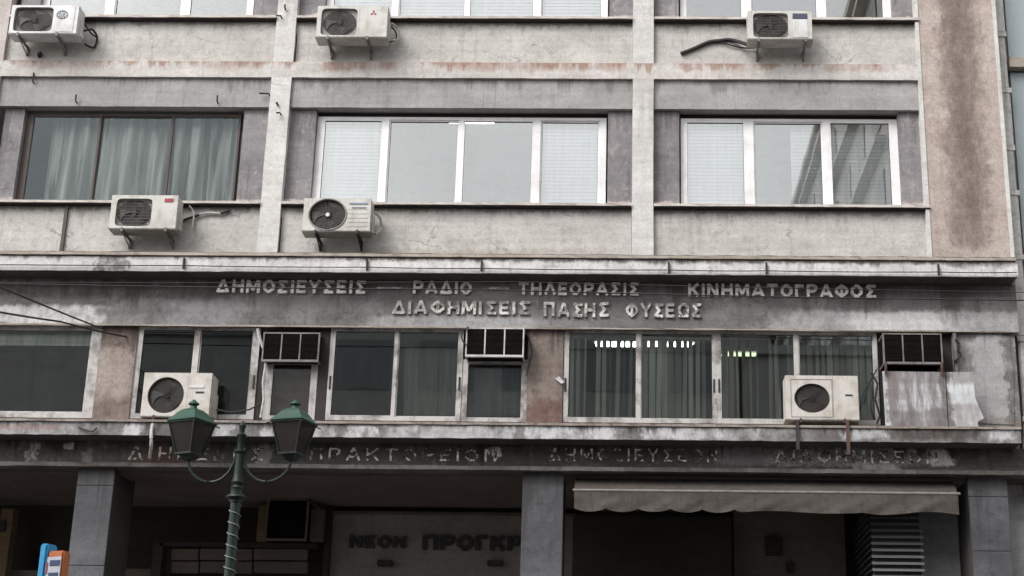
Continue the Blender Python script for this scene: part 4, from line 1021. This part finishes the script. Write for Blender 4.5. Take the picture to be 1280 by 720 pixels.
def blind(g, k, label, part_=1.0, Y=.26):
    z0_ = zW0 + k * STOREY + .04; z1_ = zW1 + k * STOREY - .02
    zz = z1_ - (z1_ - z0_) * part_
    m_ = MB(); n_ = 26
    for i in range(n_):
        a_ = zz + (z1_ - zz) * i / n_; h_ = (z1_ - zz) / n_
        m_.add([(g[0] - .02, Y, a_), (g[1] + .02, Y, a_), (g[1] + .02, Y + .012, a_ + h_ * 1.06), (g[0] - .02, Y + .012, a_ + h_ * 1.06)], [(0, 1, 2, 3)])
    m_.box(g[0] - .02, g[1] + .02, Y - .01, Y + .03, z1_, z1_ + .03)
    m_.build('window_blind', M['blind'], loc=((g[0] + g[1]) / 2, Y, zz), label=label, cat='blind', group='white slatted blinds in the upper windows')
blind(gA[0], 0, 'lowered white blind in the leftmost pane of the second floor middle window')
blind(gA[3], 0, 'lowered white blind in the rightmost pane of the second floor middle window')
blind(gB[0], 0, 'lowered pale blind in the left pane of the second floor right window')
blind((gB[1][0] + .52, gB[1][1]), 0, 'grey white blind behind the reflected tower in the middle pane of the right window', Y=.3)
blind(gB[2], 0, 'blind behind the dark reflection in the right pane of the second floor right window', Y=.3)
for i, nm in enumerate(('leftmost', 'second from left', 'third from left', 'rightmost')):
    blind(gT[i], 1, 'lowered white blind in the %s pane of the top middle window' % nm)
# vertical blinds and curtains on the first floor
def vblind(x0, x1, label, mat, Y=.34, seed=0, gap=1.0, turn=(.25, 1.0)):
    rnd = random.Random(seed); z0_, z1_ = z_w1bot + .05, z_w1top - .03
    t = empty('vertical_blind', ((x0 + x1) / 2, Y, z0_), label, 'blind', 'vertical blinds of the first floor windows')
    pitch = .085; n_ = int((x1 - x0) / pitch)
    me = None
    for i in range(n_):
        if rnd.random() > gap: continue
        xx = x0 + pitch * (i + .5)
        if me is None:
            m_ = MB(); m_.box(-.042, .042, -.001, .001, 0, z1_ - z0_ - .02); s_ = m_.build('slat', mat, t, loc=t.location); me = s_.data
            for v_ in me.vertices: v_.co += t.location
        else:
            s_ = bpy.data.objects.new('slat', me); col.objects.link(s_); s_.parent = t
        s_.location = (xx - t.location.x, rnd.uniform(-.01, .01), rnd.uniform(0, .01))
        s_.rotation_euler = (rnd.uniform(-.012, .012), rnd.uniform(-.012, .012), rnd.uniform(*turn))
    m_ = MB(); m_.box(x0, x1, Y - .02, Y + .02, z1_ - .01, z1_ + .02); m_.build('rail', mat, t)
gC = rx([(711, 794.5), (803, 890), (902, 992.5), (1001, 1092)], 470, .34)
vblind(gC[0][0], gC[0][1], 'green grey vertical blind in the leftmost pane of the wide first floor window', M['vblind'], seed=1, gap=.8, turn=(.75, 1.35))
vblind(gC[1][0], gC[1][1], 'green grey vertical blind in the second pane of the wide first floor window', M['vblind'], seed=2)
vblind(gC[2][0], gC[2][1], 'green grey vertical blind in the third pane of the wide first floor window', M['vblind'], seed=3, gap=.85, turn=(.2, 1.3))
vblind(gC[3][0], gC[3][1], 'vertical blind partly behind the beige air conditioner in the rightmost first floor pane', M['vblind'], seed=4)
drape(X(505, 470, .35), X(572, 470, .35), z_w1bot + .05, Z(434, .35, 535), .36, .03, .13, M['vblind'], 'grey curtain hanging in the right pane of the two pane first floor window', group='first floor curtains')
drape(X(585, 490, .3), X(652, 490, .3), z_w1bot + .04, Z(452, .3, 620), .3, .022, .14, M['dcurtain'], 'dark blue grey curtain below the white framed boxed air conditioner', group='first floor curtains')
m = MB(); m.box(X(338, 480, .25), X(392, 480, .25), .25, .27, z_w1bot, Z(448, .25, 365))
M['redbrown'] = concrete('brown_board', (.24, .155, .13), (.30, .20, .165), (.12, .08, .065), .4, .3, .1)
m.build('brown_board', M['redbrown'], label='dull red brown board standing behind the narrow pane by the right lantern', cat='board', loc=(X(365, 480, .25), .26, z_w1bot))
M['tan'] = cloth('tan_cloth', (.42, .29, .17), (.30, .19, .11))
o = drape(X(268, 510, .18), X(312, 510, .18), z_w1bot + .04, Z(498, .18, 290), .2, .02, .12, M['tan'], 'crumpled tan cloth on the window ledge right of the beige air conditioner', cat='cloth', name='cloth')
# roller blind strip in the left window
m = MB(); m.box(X(-90, 420, .16), X(116, 420, .16), .16, .17, Z(432, .16, 60), z_w1top); m.build('roller_blind', M['vblind'], label='short grey roller blind at the top of the large left window', cat='blind', loc=(X(10, 420, .16), .165, Z(432, .16, 60)))

def room_lamp(px0, px1, py, zc_, mat, label):
    # hangs under the ceiling zc_: find the depth at which the seen row meets that height
    d = ray((px0 + px1) / 2, py); t_ = (zc_ - CAM.z) / d.z; Yl = CAM.y + d.y * t_
    a = ray(px0, py); b_ = ray(px1, py); xa_ = a.x * ((Yl - CAM.y) / a.y); xb_ = b_.x * ((Yl - CAM.y) / b_.y)
    t = empty('ceiling_lamp', ((xa_ + xb_) / 2, Yl, zc_), label, 'lamp', 'fluorescent ceiling lamps inside the offices')
    m_ = MB(); m_.box(xa_ - .03, xb_ + .03, Yl - .07, Yl + .07, zc_ + .03, zc_ + .08); m_.build('housing', M['ac_white'], t)
    m_ = MB()
    for dy in (-.045, .045): m_.tube([(xa_, Yl + dy, zc_), (xb_, Yl + dy, zc_)], .015, 8)
    m_.build('tube', mat, t)
    print('lamp depth', Yl)
room_lamp(561, 617, 151.5, zW1 + .10, M['tube'], 'lit fluorescent tube seen through the middle panes of the second floor window')
room_lamp(745, 797, 431, z_w1top + .12, M['tube'], 'lit fluorescent tube in the leftmost pane of the wide first floor window')
room_lamp(805, 866, 431, z_w1top + .12, M['tube'], 'lit fluorescent tube behind the blind of the second pane of the wide window')
room_lamp(902, 945, 443, z_w1top + .02, M['tube2'], 'greenish lit tube low behind the blind of the third pane of the wide window')

# ================================================================== AWNING
M['canvas'] = concrete('awning_canvas', (.070, .059, .052), (.092, .079, .070), (.04, .034, .03), .6, .5, .15, off=70, drips=[(Z(613.5, -.1), .3, (.045, .038, .034), .6, 4)])
YA = -.10
ax0, ax1 = X(718, 615, YA), X(1197, 615, YA)
aw = empty('awning', ((ax0 + ax1) / 2, YA, Z(640, YA)), 'faded brown fabric awning with a wavy valance, half rolled under the concrete lip', 'awning')
zt_, zr_, zv_ = zsof - .03, Z(613.5, YA), Z(639, YA)
m = MB(); n = 90; vs = []; fs = []
for i in range(n + 1):
    x = ax0 + (ax1 - ax0) * i / n; s_ = .008 * math.sin(x * 2.1) 
    vs += [(x, YA + .32, zt_), (x, YA + .12 + s_, (zt_ + zr_) / 2 + .01), (x, YA, zr_)]
    if i:
        q = (i - 1) * 3; fs += [(q, q + 3, q + 4, q + 1), (q + 1, q + 4, q + 5, q + 2)]
m.add(vs, fs); m.build('canopy_fabric', M['canvas'], aw, smooth=True)
m = MB(); m.tube([(ax0 - .02, YA - .005, zr_), (ax1 + .03, YA - .005, zr_)], .018, 8); m.build('front_bar', M['greym'], aw, smooth=True)
m = MB(); n = 240; rows = 7; vs = []; fs = []
for j in range(rows + 1):
    f_ = j / rows
    for i in range(n + 1):
        x = ax0 + (ax1 - ax0) * i / n
        sc_ = abs(math.sin((x - ax0) / .40 * math.pi / 1.0)) ** .7 if x < ax0 + 2.1 else .65 + .35 * math.sin((x - ax0) * 4.4)
        sag = .0 if x < ax1 - 1.2 else .035 * math.sin((x - ax1 + 1.2) * 5.2)
        dz = (zr_ - zv_ - .045 + .045 * sc_ + sag) * f_
        y = YA - .012 - f_ * (.012 * math.sin(x * 6.3 + f_ * 5 + math.sin(x * 1.7)) + .006 * math.sin(x * 19 + f_ * 9) + .01 * math.sin(x * 3.1))
        vs.append((x, y, zr_ - .012 - dz))
for j in range(rows):
    for i in range(n): q = j * (n + 1) + i; fs.append((q, q + 1, q + n + 2, q + n + 1))
m.add(vs, fs); m.build('valance', M['canvas'], aw, smooth=False); 
for p_ in aw.children[-1].data.polygons: p_.use_smooth = True

# ================================================================== STREET LAMP
M['green'] = paint('green_enamel', (.010, .055, .033), (.018, .038, .028), .6, .35, 0.0, 7, obj=False)
M['green_dk'] = paint('dark_green_enamel', (.005, .016, .011), (.010, .014, .012), .6, .4, 0.0, 7, obj=False)
M['lantern_glass'] = NB('lantern_glass')
b = M['lantern_glass']; pr = b.n('ShaderNodeBsdfPrincipled'); pr.inputs['Base Color'].default_value = (.075, .066, .06, 1); pr.inputs['Roughness'].default_value = .25
trn = b.n('ShaderNodeBsdfTransparent'); trn.inputs[0].default_value = (.50, .47, .44, 1)
mx = b.n('ShaderNodeMixShader'); mx.inputs[0].default_value = .30; b.l(trn.outputs[0], mx.inputs[1]); b.l(pr.outputs[0], mx.inputs[2]); b.l(mx.outputs[0], b.out.inputs[0]); M['lantern_glass'] = b.m
M['rope'] = paint('pale_rope_light', (.20, .22, .20), (.2, .2, .19), .5, .5)
YLMP = -6.6
P0 = at(302, 545, YLMP)                     # top of the post
lx, lz = P0.x, P0.z
S = (at(320, 560, YLMP) - at(220, 560, YLMP)).length / 100      # metres per pixel at the lamp
lamp = empty('street_lamp', (lx, YLMP, .13), 'dark green ornate street lamp with two square lanterns on curled arms', 'street lamp')
def zz_(py): return Z(py, YLMP, 300)
prof = [(.20, 0), (.20, .12), (.15, .18), (.13, .6), (.10, .7), (.085, .78)]
m = MB(); m.lathe((lx, YLMP, .13), prof, 16); m.build('base', M['green_dk'], lamp, smooth=True)
zt = zz_(628)
m = MB(); m.tube([(lx, YLMP, .85), (lx, YLMP, zt)], [.052, .042], 14)
m.build('post', M['green_dk'], lamp, smooth=True)
m = MB(); u_ = S
m.lathe((lx, YLMP, 0), [(8*u_, zt), (8*u_, zt + 2*u_), (13*u_, zt + 6*u_), (12*u_, zt + 8*u_), (7.5*u_, zt + 10*u_), (7*u_, zz_(612)), (8*u_, zz_(610)), (6*u_, zz_(607)), (8*u_, zz_(603)), (6.5*u_, zz_(600)),
        (5.5*u_, zz_(590)), (5*u_, zz_(566)), (8*u_, zz_(565.5)), (8*u_, zz_(564)), (4.5*u_, zz_(563)), (4.2*u_, zz_(548)), (6*u_, zz_(545)), (6*u_, zz_(543.5)), (3*u_, zz_(541)), (3.5*u_, zz_(536)), (4.5*u_, zz_(532)), (2*u_, zz_(528)), (.3*u_, zz_(526))], 14)
m.build('shaft', M['green_dk'], lamp, smooth=True)
pts = []
for i in range(400):
    f_ = i / 399; z_ = zt - 3*u_ - f_ * 2.6; r_ = .043 + .010 * f_ + .005; th = f_ * 2 * math.pi * 28
    pts.append((lx + math.cos(th) * r_, YLMP + math.sin(th) * r_, z_))
m = MB(); m.tube(pts, .0045, 5); m.build('rope_light', M['rope'], lamp, smooth=True)
def lantern(pxc, sgn, rz, gl_):
    # pixel rows: finial 498, eave 530, glass bottom 568
    c = at(pxc, 530, YLMP); cx_ = c.x; s = S * .88
    def lvl(py): return Z(py, YLMP, pxc)
    rot = lambda x, y: (cx_ + x * math.cos(rz) - y * math.sin(rz), YLMP + x * math.sin(rz) + y * math.cos(rz))
    def sq(m_, levels, mi=0, cap=True):
        vs = []; fs = []
        for r, z in levels:
            for (sx, sy) in ((-1, -1), (1, -1), (1, 1), (-1, 1)):
                x, y = rot(sx * r, sy * r); vs.append((x, y, z))
        for i in range(1, len(levels)):
            for k in range(4): fs.append(((i-1)*4+k, (i-1)*4+(k+1) % 4, i*4+(k+1) % 4, i*4+k))
        if cap: fs.append((3, 2, 1, 0)); q = (len(levels)-1)*4; fs.append((q, q+1, q+2, q+3))
        m_.add(vs, fs, mi)
    e = 24.5 * s
    zE = lvl(529)
    m_ = MB(); sq(m_, [(e, zE), (e * 1.03, zE + 1.2*s), (e * .80, zE + 8*s), (e * .58, zE + 15.5*s), (e * .40, zE + 19.5*s), (e * .30, zE + 20.5*s)])
    hd = m_.build('roof', M['green'], lamp, label=None)
    m_ = MB(); m_.lathe((cx_, YLMP, zE + 20*s), [(6.5*s, 0), (5*s, 3*s), (4.5*s, 5.5*s), (8*s, 7.5*s), (7.5*s, 9*s), (3.5*s, 12*s), (2.6*s, 13.4*s), (.5*s, 14.5*s)], 14)
    m_.build('finial', M['green'], hd, smooth=True)
    m_ = MB(); tp, bt, zB = 22.5 * s, 13.0 * s, lvl(568)
    cage = MB()
    for (sx, sy) in ((-1, -1), (1, -1), (1, 1), (-1, 1)):
        x0_, y0_ = rot(sx * tp, sy * tp); x1_, y1_ = rot(sx * bt, sy * bt)
        cage.tube([(x0_, y0_, zE - .3*s), (x1_, y1_, zB)], 1.5 * s, 6)
        x2_, y2_ = rot(sx * (tp + 5.5 * s), sy * (tp + 5.5 * s)); cage.tube([(x0_, y0_, zE - 1*s), (x2_, y2_, zE - 4*s)], 1.0 * s, 5)
    sq(cage, [(e * .96, zE - 1.6*s), (e * .96, zE - .1*s)]); sq(cage, [(bt + 1.4*s, zB - 1.5*s), (bt + 1.6*s, zB + 1.2*s)]); sq(cage, [(bt * .45, zB - 9*s), (bt * .75, zB - 1.4*s)])
    cg = cage.build('cage', M['green_dk'], lamp)
    for k in range(4):
        a, b_ = ((-1, -1), (1, -1), (1, 1), (-1, 1))[k], ((-1, -1), (1, -1), (1, 1), (-1, 1))[(k + 1) % 4]
        q = [rot(a[0]*tp*.97, a[1]*tp*.97), rot(b_[0]*tp*.97, b_[1]*tp*.97), rot(b_[0]*bt*.97, b_[1]*bt*.97), rot(a[0]*bt*.97, a[1]*bt*.97)]
        m_ = MB(); z_ = (zE - 1.7*s, zE - 1.7*s, zB + 1.3*s, zB + 1.3*s)
        inn = [(cx_ + (x - cx_) * .985, YLMP + (y - YLMP) * .985) for x, y in q]
        m_.add([(x, y, zz) for (x, y), zz in zip(q, z_)] + [(x, y, zz) for (x, y), zz in zip(inn, z_)], [(0, 1, 2, 3), (7, 6, 5, 4), (0, 4, 5, 1), (1, 5, 6, 2), (2, 6, 7, 3), (3, 7, 4, 0)])
        m_.build('glass_pane', M['lantern_glass'], cg)
    # the arm: from the post, a deep hanging curve up to the foot of the lantern
    lzq = zB - 8*s
    x_in = lx - sgn * 0 ; pts = []
    ax_, bx_ = lx + sgn * 5.5 * s, cx_
    for i in range(29):
        t_ = i / 28; zlow = lvl(602.5); ztop = zz_(566) if i < 14 else lzq + 2 * s
        pts.append((ax_ + (bx_ - ax_) * (.5 - .5 * math.cos(t_ * math.pi)), YLMP, ztop + (zlow - ztop) * math.sin(t_ * math.pi)))
    m_ = MB(); m_.tube(pts, 2.1 * s, 7)
    m_.tube([(bx_, YLMP, lzq - 1*s), (bx_ , YLMP, zB - 2*s)], 4.2 * s, 8)
    # small inner curl
    m_.build('arm', M['green_dk'], lamp, smooth=True)
lantern(240, -1, R(-24), None)
lantern(367.5, 1, R(-16), None)

# ================================================================== STREET SIGN (lower left)
M['blue'] = paint('blue_plastic', (.015, .23, .46), (.02, .14, .3), .4, .35)
M['orange'] = paint('orange_print', (.42, .13, .04), (.22, .07, .03), .4, .5)
M['sgrey'] = paint('sign_grey', (.42, .43, .48), (.30, .30, .36), .4, .5)
M['sdark'] = paint('sign_dark_print', (.03, .045, .12), (.05, .05, .09), .4, .5)
YS_ = -8.0
pa, pb = at(57.5, 681, YS_), at(90, 690, YS_)
sg = empty('street_sign', (pa.x, YS_, .13), 'blue edged street sign box with an orange and grey printed face, low at the left', 'sign')
rzs = R(-20); w_ = .62; th_ = .16
def srot(u, v): return (pa.x + u * math.cos(rzs) - v * math.sin(rzs), YS_ + u * math.sin(rzs) + v * math.cos(rzs))
def sbox(u0, u1, v0, v1, z0_, z1_, mat, name, bevel=0):
    m_ = MB(); c4 = [srot(u0, v0), srot(u1, v0), srot(u1, v1), srot(u0, v1)]
    m_.add([(x, y, z0_) for x, y in c4] + [(x, y, z1_) for x, y in c4], [(0,3,2,1),(4,5,6,7),(0,1,5,4),(1,2,6,5),(2,3,7,6),(3,0,4,7)])
    return m_.build(name, mat, sg, bevel=bevel)
zT = pa.z
#SIGN
sbox(-.002, .064, -.06, .06, zT - 1.5, zT, M['blue'], 'blue_edge', .012)
sbox(.065, .205, -.045, .045, zT - 1.5, zT - .055, M['orange'], 'face', .012)
sbox(.072, .196, -.050, -.044, zT - .255, zT - .10, M['sgrey'], 'print_panel')
sbox(.100, .190, -.054, -.0505, zT - .165, zT - .125, M['sdark'], 'print')
sbox(.100, .184, -.054, -.0505, zT - .245, zT - .215, M['sdark'], 'print')
sbox(.068, .084, -.054, -.0505, zT - .22, zT - .14, M['red'], 'print')
sbox(-.03, .03, -.03, .03, .13, zT - 1.501, M['greym'], 'post')

# ================================================================== OVERHEAD WIRES
def wire(pts, r, label, sag=0.0, cat='wire', group='overhead wires in front of the facade'):
    P = []
    for i in range(len(pts) - 1):
        a, b_ = Vector(pts[i]), Vector(pts[i + 1])
        for k in range(16): t_ = k / 16; q = a.lerp(b_, t_); q.z -= sag * 4 * t_ * (1 - t_); P.append(q)
    P.append(Vector(pts[-1])); m_ = MB(); m_.tube(P, r, 5)
    return m_.build('wire', M['rubber'], loc=tuple(P[len(P)//2]), smooth=True, label=label, cat=cat, group=group)
ov = lambda a, b_, y: tuple(at(a, b_, y))
o = wire([ov(-300, 328, YC - .03), ov(230, 332, YC - .03), ov(459, 334, YC - .03), ov(602, 335.5, YC - .03), ov(836, 337.5, YC - .03), ov(958, 338.5, YC - .03), ov(1173, 340, YC - .03), ov(1271, 340.5, YC - .03)], .007, 'thin black wire clipped along the white cornice face', .008)
for a in (230, 459, 602, 836, 958, 1173):
    yy = 332 + (a - 230) * .0085
    m_ = MB(); x_ = X(a, yy, YC); m_.box(x_ - .012, x_ + .010, YC - .038, YC + .004, Z(yy + 4, YC, a), Z(yy - 9, YC, a)); m_.build('clip', M['blackm'], o, bevel=.003)
wire([ov(-300, 347, -1.2), ov(600, 362, -1.2), ov(1500, 377, -1.2)], .009, 'lower thin black wire crossing the upper row of letters', .03)
wire([ov(-300, 351, -1.0), ov(640, 352, -1.0), ov(1500, 368, -1.0)], .006, 'upper thin black wire crossing the dark band above the letters', .02)
wire([ov(-60, 333, -7), ov(128, 411, YF - .02)], .011, 'steep black wire dropping from the upper left to the wall over the left window', .01)
wire([ov(-60, 379, -5), ov(75, 402, -1.5), ov(158, 421, YW1 - .03)], .012, 'shallow black wire running to the plaster pier beside the large left window', .01)
# twisted cable down the side of the dark window
t = wire([tuple(at(a, b_, -.06)) for a, b_ in ((322, 411), (325, 424), (331, 440), (332, 458), (329, 478), (330, 500), (326, 522))], .019, 'frayed grey cable bundle hanging beside the dull boxed air conditioner', 0, 'cable', None)
t.name = 'cable_bundle'; t.data.materials[0] = M['lagging']
t = wire([tuple(at(a, b_, -.30)) for a, b_ in ((270, 512), (290, 516), (312, 512), (326, 505))], .012, 'loose thin cables looping across the ledge to the cable bundle', 0, 'cable', None); t.name = 'loose_cable'
t = wire([tuple(at(a, b_, -.1)) for a, b_ in ((1089, 466), (1097, 480), (1094, 500), (1100, 520), (1096, 530))], .014, 'dark cable hanging between the beige air conditioner and the metal sheet', 0, 'cable', None); t.name = 'hanging_cable'
t = wire([tuple(at(a, b_, -.1)) for a, b_ in ((1096, 462), (1086, 480), (1080, 505))], .010, 'thin cable curving down to the beige air conditioner at the right', 0, 'cable', None); t.name = 'hanging_cable'

# ================================================================== SEGMENTED DRAIN PIPE AND NEIGHBOURING BUILDING
M['pipe_c'] = concrete('pipe_cement', (.50, .48, .45), (.58, .56, .53), (.16, .15, .14), .5, .6, .2, off=80)
YD = .16
dx0 = XR + .03
dp = empty('drain_pipe', (dx0 + .1, YD, .13), 'square cement drain pipe in stacked segments at the right edge', 'pipe')
brk = [TOPZ, Z(-60, YD, 1256), Z(40, YD, 1256), Z(110, YD, 1258), Z(182, YD, 1263), Z(238, YD, 1266), Z(318, YD, 1270), Z(420, YD, 1270), Z(520, YD, 1270), Z(620, YD, 1270), Z(720, YD, 1270), .13]
for i in range(len(brk) - 1):
    j = .012 if i % 2 else 0
    m_ = MB(); z1_, z0_ = brk[i] - .006, brk[i + 1] + .006; w2 = .155
    n_ = 16
    prof = [(dx0 + j, YD + .12), (dx0 + j, YD + .02), (dx0 + j + .03, YD - .01), (dx0 + j + w2 - .03, YD - .01), (dx0 + j + w2, YD + .02), (dx0 + j + w2, YD + .12)]
    vs = [(x, y, z0_) for x, y in prof] + [(x, y, z1_) for x, y in prof]; k_ = len(prof)
    m_.add(vs, [tuple(range(k_))[::-1], tuple(range(k_, 2 * k_))] + [(q, (q+1) % k_, k_ + (q+1) % k_, k_ + q) for q in range(k_)])
    m_.box(dx0 + j - .012, dx0 + j + w2 + .012, YD - .025, YD + .12, z1_ - .07, z1_)
    m_.build('pipe_segment', M['pipe_c'], dp)
nbx = dx0 + .20
nb_ = empty('neighbour_building', (nbx + 5, .3, .13), 'blue glazed neighbouring building with beige floor bands at the right edge', 'building')
M['nglass'] = paint('blue_glass_panel', (.33, .38, .40), (.26, .30, .32), .3, .12, 0, 1.5, spec=.8, obj=False)
m = MB(); m.box(nbx, nbx + 10, .4, 9, .13, TOPZ + 2); m.build('wall', M['grey_plaster'], nb_)
zbd = Z(78, .25, 1270)
for k in range(-3, 3):
    zz = zbd + k * STOREY
    m = MB(); m.box(nbx - .0, nbx + 10, .20, .399, zz - .09, zz + .06); m.build('floor_band', M['ledge'], nb_)
    if zz > z_fas0 - .5:
        for q in range(4):
            m = MB(); m.box(nbx + .03 + q * 2.4, nbx + 2.3 + q * 2.4, .33, .398, zz + .10, zz + STOREY - .12); m.build('glass_panel', M['nglass'], nb_)

# ================================================================== OPPOSITE SIDE OF THE STREET (seen only as reflections)
M['opp1'] = concrete('opposite_render', (.50, .48, .45), (.58, .56, .53), (.36, .34, .32), .3, .2, .1, off=90)
M['opp_win2'] = paint('opposite_window_pale', (.26, .27, .28), (.2, .21, .21), .3, .3, 0, 2, obj=False)
M['opp_win'] = paint('opposite_window', (.04, .05, .055), (.02, .025, .03), .3, .2, 0, 2, obj=False)
def opp(x0, x1, y0, y1, h, label, side=False, cols=5):
    t = empty('opposite_building', ((x0 + x1) / 2, (y0 + y1) / 2, .0), label, 'building')
    m_ = MB(); m_.box(x0, x1, y0, y1, 0, h); m_.build('wall', M['opp1'], t)
    me = None; nrow = int(h // 3)
    def put(nm, x, y, z, rz_, sx=1.0):
        nonlocal me
        if me is None:
            m2 = MB(); m2.box(-.8, .8, -.04, .04, 0, 1.5); o_ = m2.build(nm, M['opp_win' if side else 'opp_win2'], t, loc=(0, 0, 0)); me = o_.data
        else: o_ = bpy.data.objects.new(nm, me); col.objects.link(o_); o_.parent = t
        o_.location = Vector((x, y, z)) - t.location; o_.rotation_euler = (0, 0, rz_)
    for r_ in range(1, nrow):
        for c_ in range(cols): put('window', x0 + (x1 - x0) * (c_ + .5) / cols, y1 + .0, r_ * 3 + .9, 0)
        if side:
            nc = int((y1 - y0) / 3.2)
            for c_ in range(nc): put('window', x0, y0 + (y1 - y0) * (c_ + .5) / nc, r_ * 3 + .9, math.pi / 2)
    m_ = MB(); m_.box(x0 - .2, x1 + .2, y0, y1 + .2, h + .001, h + .3); m_.build('roof', M['opp1'], t)
    for r_ in range(1, nrow + 1):
        m_ = MB(); m_.box(x0 - (.35 if side else .0), x0 + .3 if side else x1, y0 + .3, y1 - .3 if side else y1 + .12, r_ * 3 + .1, r_ * 3 + .28); m_.build('floor_band', M['opp1'], t)
opp(-24, -9.2, -36, -24, 14.5, 'four storey rendered building across the street, left')
opp(-9, 3.2, -36, -24, 15.5, 'five storey rendered building across the street, centre')
opp(7.9, 24, -75, -24, 28.5, 'tall block across the street, its long side running back from the corner', side=True, cols=4)
opp(4.3, 7.6, -75, -60, 26.5, 'distant narrow block beside the tall corner block', cols=1)
opp(3.4, 7.8, -36, -24, 14.0, 'low rendered building across the street beside the tall block', cols=2)
